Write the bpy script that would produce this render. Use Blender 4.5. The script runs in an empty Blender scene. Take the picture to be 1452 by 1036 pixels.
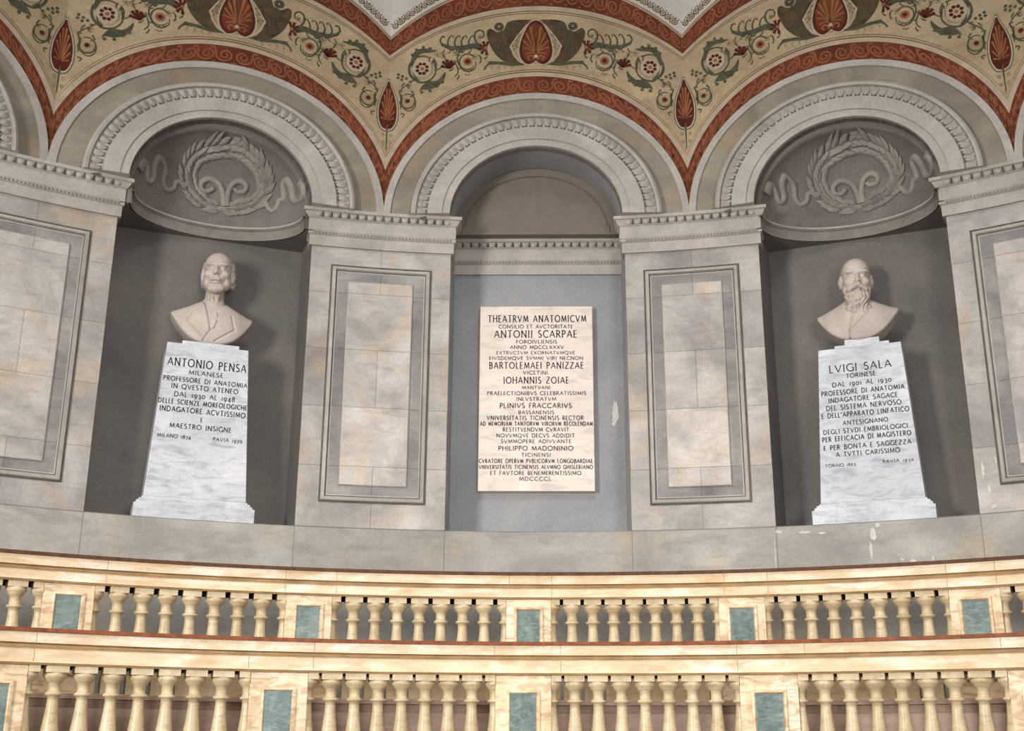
import bpy, bmesh, math, random
import numpy as np
from mathutils import Vector, Matrix

random.seed(7)
SC = bpy.context.scene
COL = SC.collection
# ------------------------------------------------------------------ camera
PIT, YAW, ROL = 0.3109, -0.0249, 0.0058
fwd = Vector((math.sin(YAW) * math.cos(PIT), math.cos(YAW) * math.cos(PIT), math.sin(PIT)))
cd = bpy.data.cameras.new('camera'); cam = bpy.data.objects.new('camera', cd); COL.objects.link(cam)
cd.sensor_fit = 'HORIZONTAL'; cd.sensor_width = 36.0; cd.lens = 36.0 * 1700 / 1452
cd.clip_start = 0.1; cd.clip_end = 100
right = Vector((math.cos(YAW), -math.sin(YAW), 0))
up = right.cross(fwd)
r2 = right * math.cos(ROL) + up * math.sin(ROL); u2 = up * math.cos(ROL) - right * math.sin(ROL)
m = Matrix((r2, u2, -fwd)).transposed().to_4x4(); m.translation = Vector((0.0176, -1.8801, 1.6))
cam.matrix_world = m
SC.camera = cam
# ------------------------------------------------------------------ view + light
SC.view_settings.view_transform = 'Standard'; SC.view_settings.look = 'None'
SC.view_settings.gamma = 1.0; SC.view_settings.use_curve_mapping = False
SC.view_settings.exposure = 0.0
w = bpy.data.worlds.new('world'); SC.world = w; w.use_nodes = True
bg = w.node_tree.nodes['Background']; bg.inputs[0].default_value = (0.95, 0.97, 1.0, 1); bg.inputs[1].default_value = 0.42
def area(name, loc, to, sx, sy, power, col, spread=180):
    l = bpy.data.lights.new(name, 'AREA'); l.shape = 'RECTANGLE'; l.size = sx; l.size_y = sy; l.energy = power; l.color = col; l.spread = math.radians(spread)
    o = bpy.data.objects.new(name, l); COL.objects.link(o); o.location = loc
    o.rotation_euler = (Vector(to) - Vector(loc)).to_track_quat('-Z', 'Y').to_euler()
    return o
area('window_daylight', (-5.2, -2.4, 3.5), (0.6, 5.2, 2.5), 1.3, 2.0, 225, (1.0, 0.985, 0.96), 110)
area('balustrade_fill', (2.6, -4.5, 2.6), (0.5, 5.2, 2.0), 1.8, 2.0, 70, (1.0, 0.985, 0.96), 80)  # unseen fill lamp added low in front to brighten the balustrades
area('overhead_fill', (0.0, 0.3, 8.8), (0.0, 1.2, 0.0), 2.2, 2.2, 190, (1.0, 0.985, 0.965), 118)  # unseen lamp added overhead to lift the wall behind the upper balusters

# ------------------------------------------------------------------ helpers
def lin(c):
    return tuple(((x / 255) / 12.92 if x / 255 <= 0.04045 else ((x / 255 + 0.055) / 1.055) ** 2.4) for x in c) + (1.0,)

def tag(o, label=None, cat=None, group=None, kind=None):
    if label: o['label'] = label
    if cat: o['category'] = cat
    if group: o['group'] = group
    if kind: o['kind'] = kind
    return o

def empty(name, loc=(0, 0, 0)):
    o = bpy.data.objects.new(name, None); COL.objects.link(o); o.location = loc; o.empty_display_size = 0.1
    return o

class MB:
    """collects faces with material index and uv; build() links them as one mesh object"""
    def __init__(s): s.v = []; s.f = []; s.mi = []; s.uv = []; s.sm = []
    def add(s, vs, fs, mi=0, uvs=None, smooth=False):
        b = len(s.v); s.v.extend([tuple(p) for p in vs])
        for f in fs:
            s.f.append([b + i for i in f]); s.mi.append(mi); s.sm.append(smooth)
            s.uv.extend([uvs[i] for i in f] if uvs else [(0.3, 0.2)] * len(f))
    def grid(s, rows, mi=0, uvr=None, smooth=False, flip=False, closed=False):
        n = len(rows[0]); vs = [p for r in rows for p in r]; fs = []
        for i in range(len(rows) - 1):
            for j in range(n if closed else n - 1):
                k = (j + 1) % n
                q = [i * n + j, i * n + k, (i + 1) * n + k, (i + 1) * n + j]
                fs.append(q[::-1] if flip else q)
        s.add(vs, fs, mi, [p for r in uvr for p in r] if uvr else None, smooth)
    def poly(s, pts, mi=0): s.add(pts, [list(range(len(pts)))], mi)
    def box(s, T, x0, x1, y0, y1, z0, z1, mi=0):
        vs = [T(x, y, z) for z in (z0, z1) for y in (y0, y1) for x in (x0, x1)]
        s.add(vs, [(0, 2, 3, 1), (4, 5, 7, 6), (0, 1, 5, 4), (2, 6, 7, 3), (0, 4, 6, 2), (1, 3, 7, 5)], mi)
    def build(s, name, mats, parent=None, loc=None, fix=True, bevel=0):
        me = bpy.data.meshes.new(name)
        org = Vector(loc) if loc is not None else Vector((0, 0, 0))
        q = parent if loc is None else None
        while q is not None: org = org + q.location; q = q.parent
        me.from_pydata([tuple(Vector(p) - org) for p in s.v], [], s.f)
        for m_ in (mats if isinstance(mats, (list, tuple)) else [mats]): me.materials.append(m_)
        me.polygons.foreach_set('material_index', s.mi); me.polygons.foreach_set('use_smooth', s.sm)
        ul = me.uv_layers.new(name='UVMap'); ul.data.foreach_set('uv', [c for p in s.uv for c in p])
        me.update()
        if fix:
            bm = bmesh.new(); bm.from_mesh(me); bmesh.ops.remove_doubles(bm, verts=bm.verts, dist=1e-5)
            bmesh.ops.recalc_face_normals(bm, faces=bm.faces); bm.to_mesh(me); bm.free()
        o = bpy.data.objects.new(name, me); COL.objects.link(o)
        if parent is not None: o.parent = parent
        if loc is not None: o.location = org
        if parent is not None and loc is not None: o.location = org - parent.location
        if bevel:
            b = o.modifiers.new('bevel', 'BEVEL'); b.width = bevel; b.segments = 2; b.limit_method = 'ANGLE'; b.angle_limit = 0.6
        return o

# ------------------------------------------------------------------ materials
def newmat(name):
    m_ = bpy.data.materials.new(name); m_.use_nodes = True
    nt = m_.node_tree; b = nt.nodes['Principled BSDF']
    return m_, nt, b
def N(nt, t, **kw):
    n = nt.nodes.new(t)
    for k, v in kw.items():
        if hasattr(n, k): setattr(n, k, v)
        else: n.inputs[k].default_value = v
    return n
def ramp(nt, stops, interp='LINEAR'):
    r = nt.nodes.new('ShaderNodeValToRGB'); r.color_ramp.interpolation = interp
    e = r.color_ramp.elements
    while len(e) < len(stops): e.new(0.5)
    for i, (p, c) in enumerate(stops): e[i].position = p; e[i].color = c
    return r
def mixc(nt, fac, a, b, mode='MIX'):
    n = nt.nodes.new('ShaderNodeMix'); n.data_type = 'RGBA'; n.blend_type = mode
    for sock, val in ((n.inputs[0], fac), (n.inputs[6], a), (n.inputs[7], b)):
        if hasattr(val, 'is_linked'): nt.links.new(val, sock)
        else: sock.default_value = val
    return n.outputs[2]
def coords(nt, stretch=(1, 1, 1), rnd=6.0, rot=(0, 0, 0)):
    tc = nt.nodes.new('ShaderNodeTexCoord'); oi = nt.nodes.new('ShaderNodeObjectInfo')
    mu = N(nt, 'ShaderNodeMath', operation='MULTIPLY'); mu.inputs[1].default_value = rnd; nt.links.new(oi.outputs['Random'], mu.inputs[0])
    ad = N(nt, 'ShaderNodeVectorMath', operation='ADD'); nt.links.new(tc.outputs['Object'], ad.inputs[0]); nt.links.new(mu.outputs[0], ad.inputs[1])
    mp = nt.nodes.new('ShaderNodeMapping'); mp.inputs['Scale'].default_value = stretch; mp.inputs['Rotation'].default_value = rot
    nt.links.new(ad.outputs[0], mp.inputs[0]); return mp.outputs[0]
def noise(nt, vec, scale, detail=6, rough=0.55, dist=0.0):
    n = N(nt, 'ShaderNodeTexNoise', Scale=scale, Detail=detail, Roughness=rough, Distortion=dist)
    nt.links.new(vec, n.inputs['Vector']); return n.outputs['Fac']
def ridge(nt, fac, width):
    a = N(nt, 'ShaderNodeMath', operation='SUBTRACT'); a.inputs[1].default_value = 0.5; nt.links.new(fac, a.inputs[0])
    b = N(nt, 'ShaderNodeMath', operation='ABSOLUTE'); nt.links.new(a.outputs[0], b.inputs[0])
    mr = N(nt, 'ShaderNodeMapRange', interpolation_type='SMOOTHSTEP'); mr.inputs[1].default_value = 0; mr.inputs[2].default_value = width
    mr.inputs[3].default_value = 1; mr.inputs[4].default_value = 0; nt.links.new(b.outputs[0], mr.inputs[0]); return mr.outputs[0]
def bump(nt, b, fac, strength, dist=0.01):
    bp = N(nt, 'ShaderNodeBump', Strength=strength, Distance=dist); nt.links.new(fac, bp.inputs['Height']); nt.links.new(bp.outputs[0], b.inputs['Normal'])

def stone(name, c1, c2, c3=None, scale=2.5, rough=0.6, vein=None, vein_w=0.03, vein_amt=0.5, stretch=(1, 1, 1), rot=(0, 0, 0), patch=None, patch_amt=0.5, blocks=False, fine=0.12, lo=0.3, hi=0.7, dark_joint=0.55, bmp=0.15, vscale=1.0, vrot=(0.4, 0.7, 0.2), vlo=0.5):
    m_, nt, b = newmat(name); v = coords(nt, stretch, rot=rot)
    f = noise(nt, v, scale, 7, 0.6, 0.6)
    mid = c3 or tuple((x + y) / 2 for x, y in zip(c1, c2))
    r = ramp(nt, [(lo, lin(c1)), (0.5, lin(mid)), (hi, lin(c2))]); nt.links.new(f, r.inputs[0]); col = r.outputs[0]
    if patch:
        f2 = noise(nt, v, scale * 0.7, 3, 0.5, 1.5); rp = ramp(nt, [(0.52, (0, 0, 0, 1)), (0.72, (patch_amt,) * 3 + (1,))]); nt.links.new(f2, rp.inputs[0])
        col = mixc(nt, rp.outputs[0], col, lin(patch))
    if vein:
        vs = coords(nt, (1.0, 1.0, 3.2), rot=vrot)
        f3 = noise(nt, vs, scale * 1.5 * vscale, 7, 0.62, 0.8); rv = ramp(nt, [(vlo, (0, 0, 0, 1)), (vlo + 0.12 + vein_w, (vein_amt,) * 3 + (1,)), (0.95, (vein_amt * 0.8,) * 3 + (1,))]); nt.links.new(f3, rv.inputs[0])
        col = mixc(nt, rv.outputs[0], col, lin(vein))
        rg_ = ridge(nt, noise(nt, vs, scale * 0.9 * vscale, 6, 0.6, 1.5), vein_w * 0.5)
        m3 = N(nt, 'ShaderNodeMath', operation='MULTIPLY', use_clamp=True); m3.inputs[1].default_value = vein_amt * 0.35; nt.links.new(rg_, m3.inputs[0])
        col = mixc(nt, m3.outputs[0], col, lin(vein))
    ff = noise(nt, v, 60, 4, 0.7)
    rf = ramp(nt, [(0.3, (1 - fine,) * 3 + (1,)), (0.7, (1 + fine * 0.3,) * 3 + (1,))]); nt.links.new(ff, rf.inputs[0])
    col = mixc(nt, 1.0, col, rf.outputs[0], 'MULTIPLY')
    if blocks:
        uv = nt.nodes.new('ShaderNodeUVMap')
        br = N(nt, 'ShaderNodeTexBrick', offset=0.5, offset_frequency=2); nt.links.new(uv.outputs[0], br.inputs[0])
        br.inputs['Color1'].default_value = (0.80, 0.80, 0.82, 1); br.inputs['Color2'].default_value = (1.10, 1.08, 1.05, 1); br.inputs['Mortar'].default_value = (dark_joint,) * 3 + (1,)
        br.inputs['Scale'].default_value = 1; br.inputs['Mortar Size'].default_value = 0.0028; br.inputs['Mortar Smooth'].default_value = 0.3
        br.inputs['Brick Width'].default_value = 1.0; br.inputs['Row Height'].default_value = 0.407; br.inputs['Bias'].default_value = 0.1
        col = mixc(nt, 1.0, col, br.outputs['Color'], 'MULTIPLY')
    nt.links.new(col, b.inputs['Base Color']); b.inputs['Roughness'].default_value = rough
    b.inputs['Specular IOR Level'].default_value = 0.35
    bump(nt, b, ff, bmp, 0.004)
    return m_
def flat(name, c, rough=0.7, var=0.2, scale=9, spec=0.2):
    m_, nt, b = newmat(name); v = coords(nt, rnd=3.0)
    f = noise(nt, v, scale, 6, 0.65); a = tuple(x * (1 - var) for x in c); d = tuple(min(255, x * (1 + var * 0.6)) for x in c)
    r = ramp(nt, [(0.3, lin(a)), (0.7, lin(d))]); nt.links.new(f, r.inputs[0]); nt.links.new(r.outputs[0], b.inputs['Base Color'])
    b.inputs['Roughness'].default_value = rough; b.inputs['Specular IOR Level'].default_value = spec
    return m_

M = {}
M['veneer'] = stone('veneer_marble', (134, 129, 125), (208, 201, 192), (176, 169, 161), 2.2, 0.5, (118, 115, 116), 0.1, 0.35, patch=(196, 166, 130), patch_amt=0.5, blocks=True, fine=0.12, lo=0.25, hi=0.75)
M['band'] = stone('band_marble', (142, 139, 133), (192, 186, 175), None, 1.7, 0.55, (126, 124, 122), 0.06, 0.5, patch=(188, 168, 136), patch_amt=0.55, blocks=True, fine=0.1)
M['slab'] = stone('slab_marble', (142, 136, 131), (220, 212, 203), (190, 182, 173), 2.4, 0.45, (122, 118, 119), 0.1, 0.38, patch=(208, 176, 136), patch_amt=0.55, blocks=True, fine=0.12, lo=0.25, hi=0.75)
M['recess'] = stone('recess_marble', (112, 108, 107), (170, 164, 157), None, 2.4, 0.5, (102, 100, 102), 0.1, 0.4, blocks=True, fine=0.12)
M['trim'] = stone('trim_stone', (160, 152, 143), (190, 181, 171), None, 4, 0.65, None, fine=0.16)
M['gap'] = flat('carved_shadow_stone', (96, 90, 84), 0.8)  # shade of carving gaps and moulding grooves put into the colour
M['facing'] = stone('arch_marble', (122, 112, 96), (160, 149, 130), None, 2.6, 0.55, (118, 114, 112), 0.1, 0.45, patch=(160, 132, 100), patch_amt=0.5)
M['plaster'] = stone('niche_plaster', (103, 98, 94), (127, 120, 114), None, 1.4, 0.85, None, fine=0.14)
M['plaster_pale'] = stone('centre_niche_plaster', (140, 139, 140), (166, 164, 163), None, 1.4, 0.8, None, fine=0.12)
M['lunette'] = flat('lunette_panel', (124, 114, 102), 0.8, 0.05)
M['stucco'] = stone('relief_stucco', (138, 130, 122), (166, 157, 148), None, 4, 0.75, None, fine=0.2)
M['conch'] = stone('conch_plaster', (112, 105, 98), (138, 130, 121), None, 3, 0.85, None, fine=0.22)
M['ledge'] = flat('ledge_plaster', (134, 126, 118), 0.75, 0.1)
M['carrara'] = stone('carrara_marble', (192, 192, 197), (222, 220, 220), None, 2.6, 0.4, (140, 142, 153), 0.08, 0.6, fine=0.05, bmp=0.03, vrot=(0.5, 0.8, 0.0), vscale=1.6, vlo=0.48)
M['statue'] = stone('statuary_marble', (180, 166, 154), (204, 191, 179), None, 5, 0.55, None, fine=0.1, bmp=0.05)
M['plaque'] = stone('plaque_marble', (226, 210, 196), (240, 226, 214), None, 3, 0.5, (190, 178, 170), 0.02, 0.5, fine=0.05, bmp=0.03)
M['ink'] = flat('incised_lettering', (44, 38, 34), 0.8, 0.1)
M['rail'] = stone('rail_marble', (206, 176, 136), (238, 222, 196), (224, 200, 166), 3.0, 0.4, (190, 150, 106), 0.06, 0.5, (1, 1, 4), patch=(242, 234, 220), patch_amt=0.8, fine=0.1, vlo=0.48)
M['railline'] = flat('rail_groove', (150, 118, 76), 0.6)
M['bal'] = stone('baluster_marble', (184, 161, 124), (216, 198, 164), None, 8, 0.35, (150, 126, 92), 0.06, 0.5, (1, 1, 0.5), fine=0.08, vrot=(0.2, 0.3, 0))
M['ped'] = stone('pedestal_marble', (210, 180, 140), (242, 228, 204), (228, 202, 166), 6, 0.4, (176, 142, 104), 0.03, 0.75, (1, 1, 0.5), fine=0.06, vrot=(0.2, 1.0, 0), vscale=0.9, vlo=0.47)
M['green'] = stone('green_marble', (70, 88, 84), (122, 138, 130), (94, 112, 106), 12, 0.35, (168, 178, 168), 0.1, 0.5, (1, 1, 0.6), (0, 0.4, 0))
M['board'] = flat('red_brown_board', (134, 76, 46), 0.55, 0.25, 20)
M['riser'] = stone('bench_boards', (196, 168, 148), (220, 194, 174), None, 5, 0.6, (160, 132, 112), 0.1, 0.4, (1, 1, 5))
M['under'] = flat('rail_underside_shade', (30, 26, 22), 0.9)  # near-black colour paints in the shade under the handrail
M['dark_board'] = flat('dark_brown_board', (92, 60, 42), 0.6, 0.25, 20)
M['floor'] = flat('gallery_floor', (84, 70, 60), 0.8)
M['pale'] = stone('pale_vault_plaster', (188, 180, 169), (212, 204, 193), None, 3, 0.85, None, fine=0.1)
M['cream'] = stone('cream_fresco', (160, 138, 107), (194, 171, 137), (178, 156, 122), 2.6, 0.85, (138, 117, 92), 0.1, 0.4, fine=0.2, patch=(178, 162, 139), patch_amt=0.6)
M['white'] = flat('white_fresco_line', (178, 160, 138), 0.85, 0.1)
M['red'] = flat('red_fresco', (106, 54, 37), 0.85, 0.22, 6)
M['rust'] = flat('rust_fresco_scroll', (138, 82, 56), 0.85, 0.15)
M['maroon'] = flat('maroon_fresco', (82, 36, 26), 0.85, 0.2)
M['tan'] = flat('tan_fresco', (146, 94, 60), 0.85, 0.15)
M['olive'] = flat('olive_fresco', (82, 80, 62), 0.85, 0.25, 25)
M['brown'] = flat('brown_fresco', (84, 67, 48), 0.85, 0.3, 16)
M['line'] = flat('brown_fresco_line', (100, 66, 46), 0.85, 0.15)
M['grey'] = flat('grey_fresco', (150, 132, 100), 0.85, 0.2, 30)
M['flake'] = flat('flaked_plaster', (206, 202, 195), 0.9, 0.12, 40)

FRIEZE={'egg':[(0.0,6.819),(-0.041,6.799),(-0.081,6.729),(-0.11,6.646),(-0.123,6.563),(-0.108,6.488),(-0.066,6.445),(-0.026,6.453),(-0.0,6.476)],'lozenge':[(0.0,6.829),(-0.073,6.783),(-0.142,6.688),(-0.196,6.597),(-0.163,6.513),(-0.112,6.455),(-0.04,6.43),(-0.0,6.433)],'wing':[(-0.026,6.823),(-0.114,6.827),(-0.172,6.821),(-0.216,6.801),(-0.236,6.748),(-0.258,6.731),(-0.288,6.721),(-0.317,6.738),(-0.341,6.752),(-0.364,6.735),(-0.366,6.682),(-0.348,6.631),(-0.327,6.573),(-0.271,6.498),(-0.199,6.454),(-0.04,6.44),(-0.134,6.467),(-0.193,6.597),(-0.113,6.709),(-0.067,6.783)],'baseleaf':[(-0.383,6.413),(-0.346,6.472),(-0.257,6.468),(-0.17,6.452),(-0.04,6.445),(-0.17,6.429),(-0.285,6.445),(-0.343,6.442)],'spray':[(-0.362,6.605),(-0.461,6.629),(-0.548,6.607),(-0.635,6.604),(-0.694,6.626),(-0.721,6.663),(-0.708,6.608),(-0.627,6.561),(-0.533,6.566),(-0.446,6.586),(-0.371,6.575)],'bigleaf_up':[(-0.929,6.454),(-0.923,6.52),(-0.896,6.567),(-0.838,6.586),(-0.758,6.572),(-0.736,6.565),(-0.779,6.549),(-0.837,6.546),(-0.877,6.52),(-0.9,6.474),(-0.923,6.421)],'bigleaf_low':[(-0.86,6.224),(-0.837,6.273),(-0.794,6.309),(-0.737,6.308),(-0.695,6.35),(-0.671,6.386),(-0.673,6.334),(-0.711,6.272),(-0.785,6.237),(-0.836,6.237)]}
STROKES={'curls':[[(-0.65,6.604),(-0.659,6.631),(-0.651,6.668),(-0.634,6.691),(-0.62,6.691),(-0.619,6.674)],[(-0.599,6.604),(-0.608,6.63),(-0.6,6.667),(-0.583,6.69),(-0.569,6.69),(-0.568,6.674)],[(-0.548,6.603),(-0.557,6.63),(-0.549,6.667),(-0.532,6.69),(-0.518,6.69),(-0.517,6.673)],[(-0.493,6.603),(-0.502,6.629),(-0.494,6.666),(-0.477,6.689),(-0.462,6.689),(-0.462,6.673)]],'volute':[[(-0.386,6.598),(-0.435,6.624),(-0.458,6.674),(-0.451,6.719),(-0.422,6.739),(-0.393,6.722),(-0.39,6.685),(-0.413,6.672),(-0.427,6.692)]],'spiral1':[[(-0.402,6.562),(-0.461,6.586),(-0.533,6.583),(-0.573,6.547),(-0.584,6.492),(-0.565,6.434),(-0.527,6.391),(-0.479,6.391),(-0.447,6.425),(-0.447,6.47)]],'stem':[[(-0.601,6.344),(-0.576,6.385),(-0.594,6.451),(-0.618,6.471)],[(-0.501,6.381),(-0.484,6.391)],[(-0.689,6.436),(-0.739,6.403),(-0.763,6.486),(-0.775,6.4)],[(-0.874,6.339),(-0.9,6.323),(-0.931,6.29),(-0.973,6.261),(-0.998,6.229),(-0.983,6.222)]],'bigring':[[(-0.913,6.418),(-0.896,6.347),(-0.862,6.309)],[(-0.763,6.502),(-0.74,6.453),(-0.746,6.39)]],'small':[[(-0.985,6.193),(-0.988,6.128),(-0.967,6.08),(-0.926,6.06),(-0.889,6.092),(-0.883,6.144)],[(-0.917,6.225),(-0.899,6.192),(-0.927,6.176)],[(-0.991,6.04),(-0.965,6.032),(-0.979,6.008)],[(-1.009,6.229),(-0.992,6.161),(-0.992,6.08)]]}
MARKS={'tulip':(-0.655,6.443),'flower':(-0.374,6.585),'ros_mid':(-0.508,6.47),'ros_big':(-0.843,6.412),'ros_small':(-0.943,6.141),'curlball':(-0.277,6.768)}
DOTS=[(-1.017,6.364),(-0.987,6.348),(-0.958,6.331),(-1.021,6.337),(-0.992,6.32)]
HEART=[(-0.01,6.301),(0.017,6.264),(0.045,6.188),(0.065,6.097),(0.066,5.998),(0.045,5.932),(0.02,5.914),(-0.005,5.95)]
WREATH={'outer':[(0.007,5.694),(0.147,5.68),(0.265,5.615),(0.347,5.504),(0.354,5.398),(0.284,5.317),(0.175,5.269),(0.071,5.249),(-0.053,5.257),(-0.192,5.322),(-0.263,5.433),(-0.247,5.553),(-0.155,5.646)],'inner':[(0.021,5.639),(0.127,5.635),(0.215,5.592),(0.273,5.516),(0.28,5.424),(0.231,5.367),(0.136,5.344),(0.064,5.323),(-0.044,5.337),(-0.126,5.404),(-0.161,5.483),(-0.156,5.556),(-0.098,5.608)],'swanL':[(0.055,5.3),(0.042,5.384),(0.009,5.452),(-0.061,5.48),(-0.115,5.446),(-0.109,5.399),(-0.067,5.392),(-0.029,5.422)],'swanR':[(0.078,5.303),(0.074,5.388),(0.098,5.463),(0.151,5.491),(0.196,5.462),(0.184,5.422),(0.136,5.419),(0.117,5.441)],'ribL':[(-0.209,5.4),(-0.285,5.41),(-0.304,5.356),(-0.351,5.332),(-0.378,5.378),(-0.376,5.461),(-0.417,5.505),(-0.45,5.449),(-0.447,5.371),(-0.484,5.329),(-0.507,5.429),(-0.547,5.353)],'ribR':[(0.326,5.367),(0.38,5.288),(0.417,5.31),(0.427,5.359),(0.456,5.362),(0.436,5.463),(0.454,5.479),(0.491,5.421),(0.516,5.339),(0.557,5.321),(0.559,5.385),(0.528,5.431)],'stemA':[(-0.071,5.271),(0.067,5.293),(0.161,5.25)],'stemB':[(0.22,5.315),(0.067,5.293),(-0.086,5.259)]}
PLAQUE_TEXT=[('THEATRVM ANATOMICVM',-0.349,0.362,4.561,0.047),('CONSILIO ET AVCTORITATE',-0.271,0.265,4.512,0.025),('ANTONII SCARPAE',-0.302,0.294,4.442,0.05),('FOROIVLIENSIS',-0.144,0.15,4.396,0.025),('ANNO MDCCLXXXV',-0.188,0.199,4.355,0.024),('EXTRVCTVM EXORNATVMQVE',-0.286,0.279,4.314,0.022),('EIVSDEMQVE SVMMI VIRI NECNON',-0.337,0.336,4.273,0.023),('BARTOLEMAEI PANIZZAE',-0.336,0.339,4.207,0.044),('VICETINI',-0.094,0.083,4.163,0.024),('IOHANNIS ZOIAE',-0.233,0.233,4.096,0.044),('MANTVANI',-0.101,0.099,4.053,0.022),('PRAELECTIONIBVS CELEBRATISSIMIS',-0.35,0.354,4.009,0.025),('INLVSTRATVM',-0.141,0.142,3.967,0.024),('PLINIVS FRACCARIVS',-0.258,0.252,3.914,0.032),('BASSANENSIS',-0.126,0.127,3.868,0.024),('VNIVERSITATIS TICINENSIS RECTOR',-0.349,0.334,3.826,0.028),('AD MEMORIAM TANTORVM VIRORVM RECOLENDAM',-0.396,0.398,3.784,0.027),('RESTITVENDVM CVRAVIT',-0.235,0.231,3.742,0.026),('NOVVMQVE DECVS ADDIDIT',-0.28,0.27,3.699,0.025),('SVMMOPERE ADIVVANTE',-0.248,0.246,3.658,0.024),('PHILIPPO MADONINIO',-0.265,0.259,3.605,0.029),('TICINENSI',-0.104,0.101,3.56,0.023),('CVRATORE OPERVM PVBLICORVM LONGOBARDIAE',-0.401,0.394,3.515,0.026),('VNIVERSITATIS TICINENSIS ALVMNO GHISLERIANO',-0.401,0.394,3.473,0.025),('ET FAVTORE BENEMERENTISSIMO',-0.32,0.313,3.43,0.025),('MDCCCCL',-0.119,0.105,3.389,0.025)]
PENSA_TEXT=[('ANTONIO PENSA',-0.24,0.267,3.993,0.049),('MILANESE',-0.101,0.122,3.941,0.027),('PROFESSORE DI ANATOMIA',-0.258,0.281,3.888,0.028),('IN QVESTO ATENEO',-0.203,0.226,3.839,0.029),('DAL 1930 AL 1948',-0.18,0.209,3.785,0.029),('DELLE SCIENZE MORFOLOGICHE',-0.275,0.292,3.734,0.029),('INDAGATORE ACVTISSIMO',-0.262,0.284,3.681,0.031),('E',-0.002,0.017,3.627,0.026),('MAESTRO INSIGNE',-0.19,0.202,3.574,0.029),('MILANO 1874',-0.261,-0.051,3.507,0.021),('PAVIA 1970',0.09,0.277,3.509,0.022)]
SALA_TEXT=[('LVIGI SALA',-0.212,0.182,3.985,0.047),('TORINESE',-0.108,0.079,3.939,0.027),('DAL 1901 AL 1930',-0.2,0.174,3.887,0.027),('PROFESSORE DI ANATOMIA',-0.274,0.248,3.831,0.029),('INDAGATORE SAGACE',-0.231,0.203,3.781,0.028),('DEL SISTEMA NERVOSO',-0.25,0.221,3.73,0.029),("E DELL'APPARATO LINFATICO",-0.283,0.264,3.68,0.029),('ANTESIGNANO',-0.153,0.13,3.624,0.026),('DEGLI STVDI EMBRIOLOGICI',-0.28,0.246,3.572,0.027),('PER EFFICACIA DI MAGISTERO',-0.29,0.262,3.522,0.029),('E PER BONTA E SAGGEZZA',-0.286,0.257,3.466,0.028),('A TVTTI CARISSIMO',-0.211,0.185,3.418,0.027),('TORINO 1863',-0.284,-0.094,3.353,0.018),('PAVIA 1930',0.075,0.262,3.354,0.019)]
# ------------------------------------------------------------------ layout of the curved wall (metres, axis of the room at the origin)
R = 6.0
CR = [-0.93, -0.5616, -0.1843, 0.1802, 0.5396, 0.907]            # creases between the bays
EDG = [(-0.8456, -0.6456), (-0.4819, -0.2656), (-0.103, 0.103), (0.2574, 0.4626), (0.6236, 0.8236)]   # niche edges
BAY = []
for k in range(5):
    th = (CR[k] + CR[k + 1]) / 2; hw = (CR[k + 1] - CR[k]) / 2
    BAY.append(dict(th=th, w=R * math.sin(hw), fd=R * math.cos(hw), c=math.cos(th), s=math.sin(th), nc=(EDG[k][0] + EDG[k][1]) / 2))
BAY[2]['th'] = BAY[2]['th']
ZB, ZT, ZC, ZS = 2.9805, 4.948, 5.2115, 5.2115
def T_(k):
    b = BAY[k]; c, s = b['c'], b['s']
    return lambda u, d, z: (u * c + d * s, -u * s + d * c, z)
def cyl(r, t, z, yc=0.0): return (r * math.sin(t), r * math.cos(t) + yc, z)

def loc_edge(k, t, r=R):     # bay-local (u, d) of a point of the cylinder
    b = BAY[k]; x, y = r * math.sin(t), r * math.cos(t)
    return x * b['c'] - y * b['s'], x * b['s'] + y * b['c']

# ---- wall_back : pilaster faces, base course, niches
WB = MB()   # 0 veneer 1 band 2 plaster 3 pale plaster
edges = [-1.08] + [e for p in EDG for e in p] + [1.08]
for i in range(0, 12, 2):                       # pilaster zones
    a, b = edges[i], edges[i + 1]; n = max(3, int((b - a) / 0.02))
    rows, uvr = [], []
    for z in (ZB, ZT, ZC):
        rows.append([cyl(R, a + (b - a) * j / n, z) for j in range(n + 1)])
        uvr.append([(2 * i + j / n, z - 2.982) for j in range(n + 1)])
    WB.grid(rows, 0, uvr)
for i in range(0, 11):                          # base course under pilasters and niches
    a, b = edges[i], edges[i + 1]; n = max(3, int((b - a) / 0.02))
    zs = [0.9, 1.9, ZB]; vv = [0.407 + 0.01 + 0.814 * (i % 4), 0.407 + 0.2 + 0.814 * (i % 4), 0.407 * 2 - 0.0015 + 0.814 * (i % 4)]
    WB.grid([[cyl(R, a + (b - a) * j / n, z) for j in range(n + 1)] for z in zs], 1, [[(i + j / n, v) for j in range(n + 1)] for v in vv])
DB = {0: 6.36, 1: 6.36, 2: 6.36, 3: 6.38, 4: 6.36}
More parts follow.
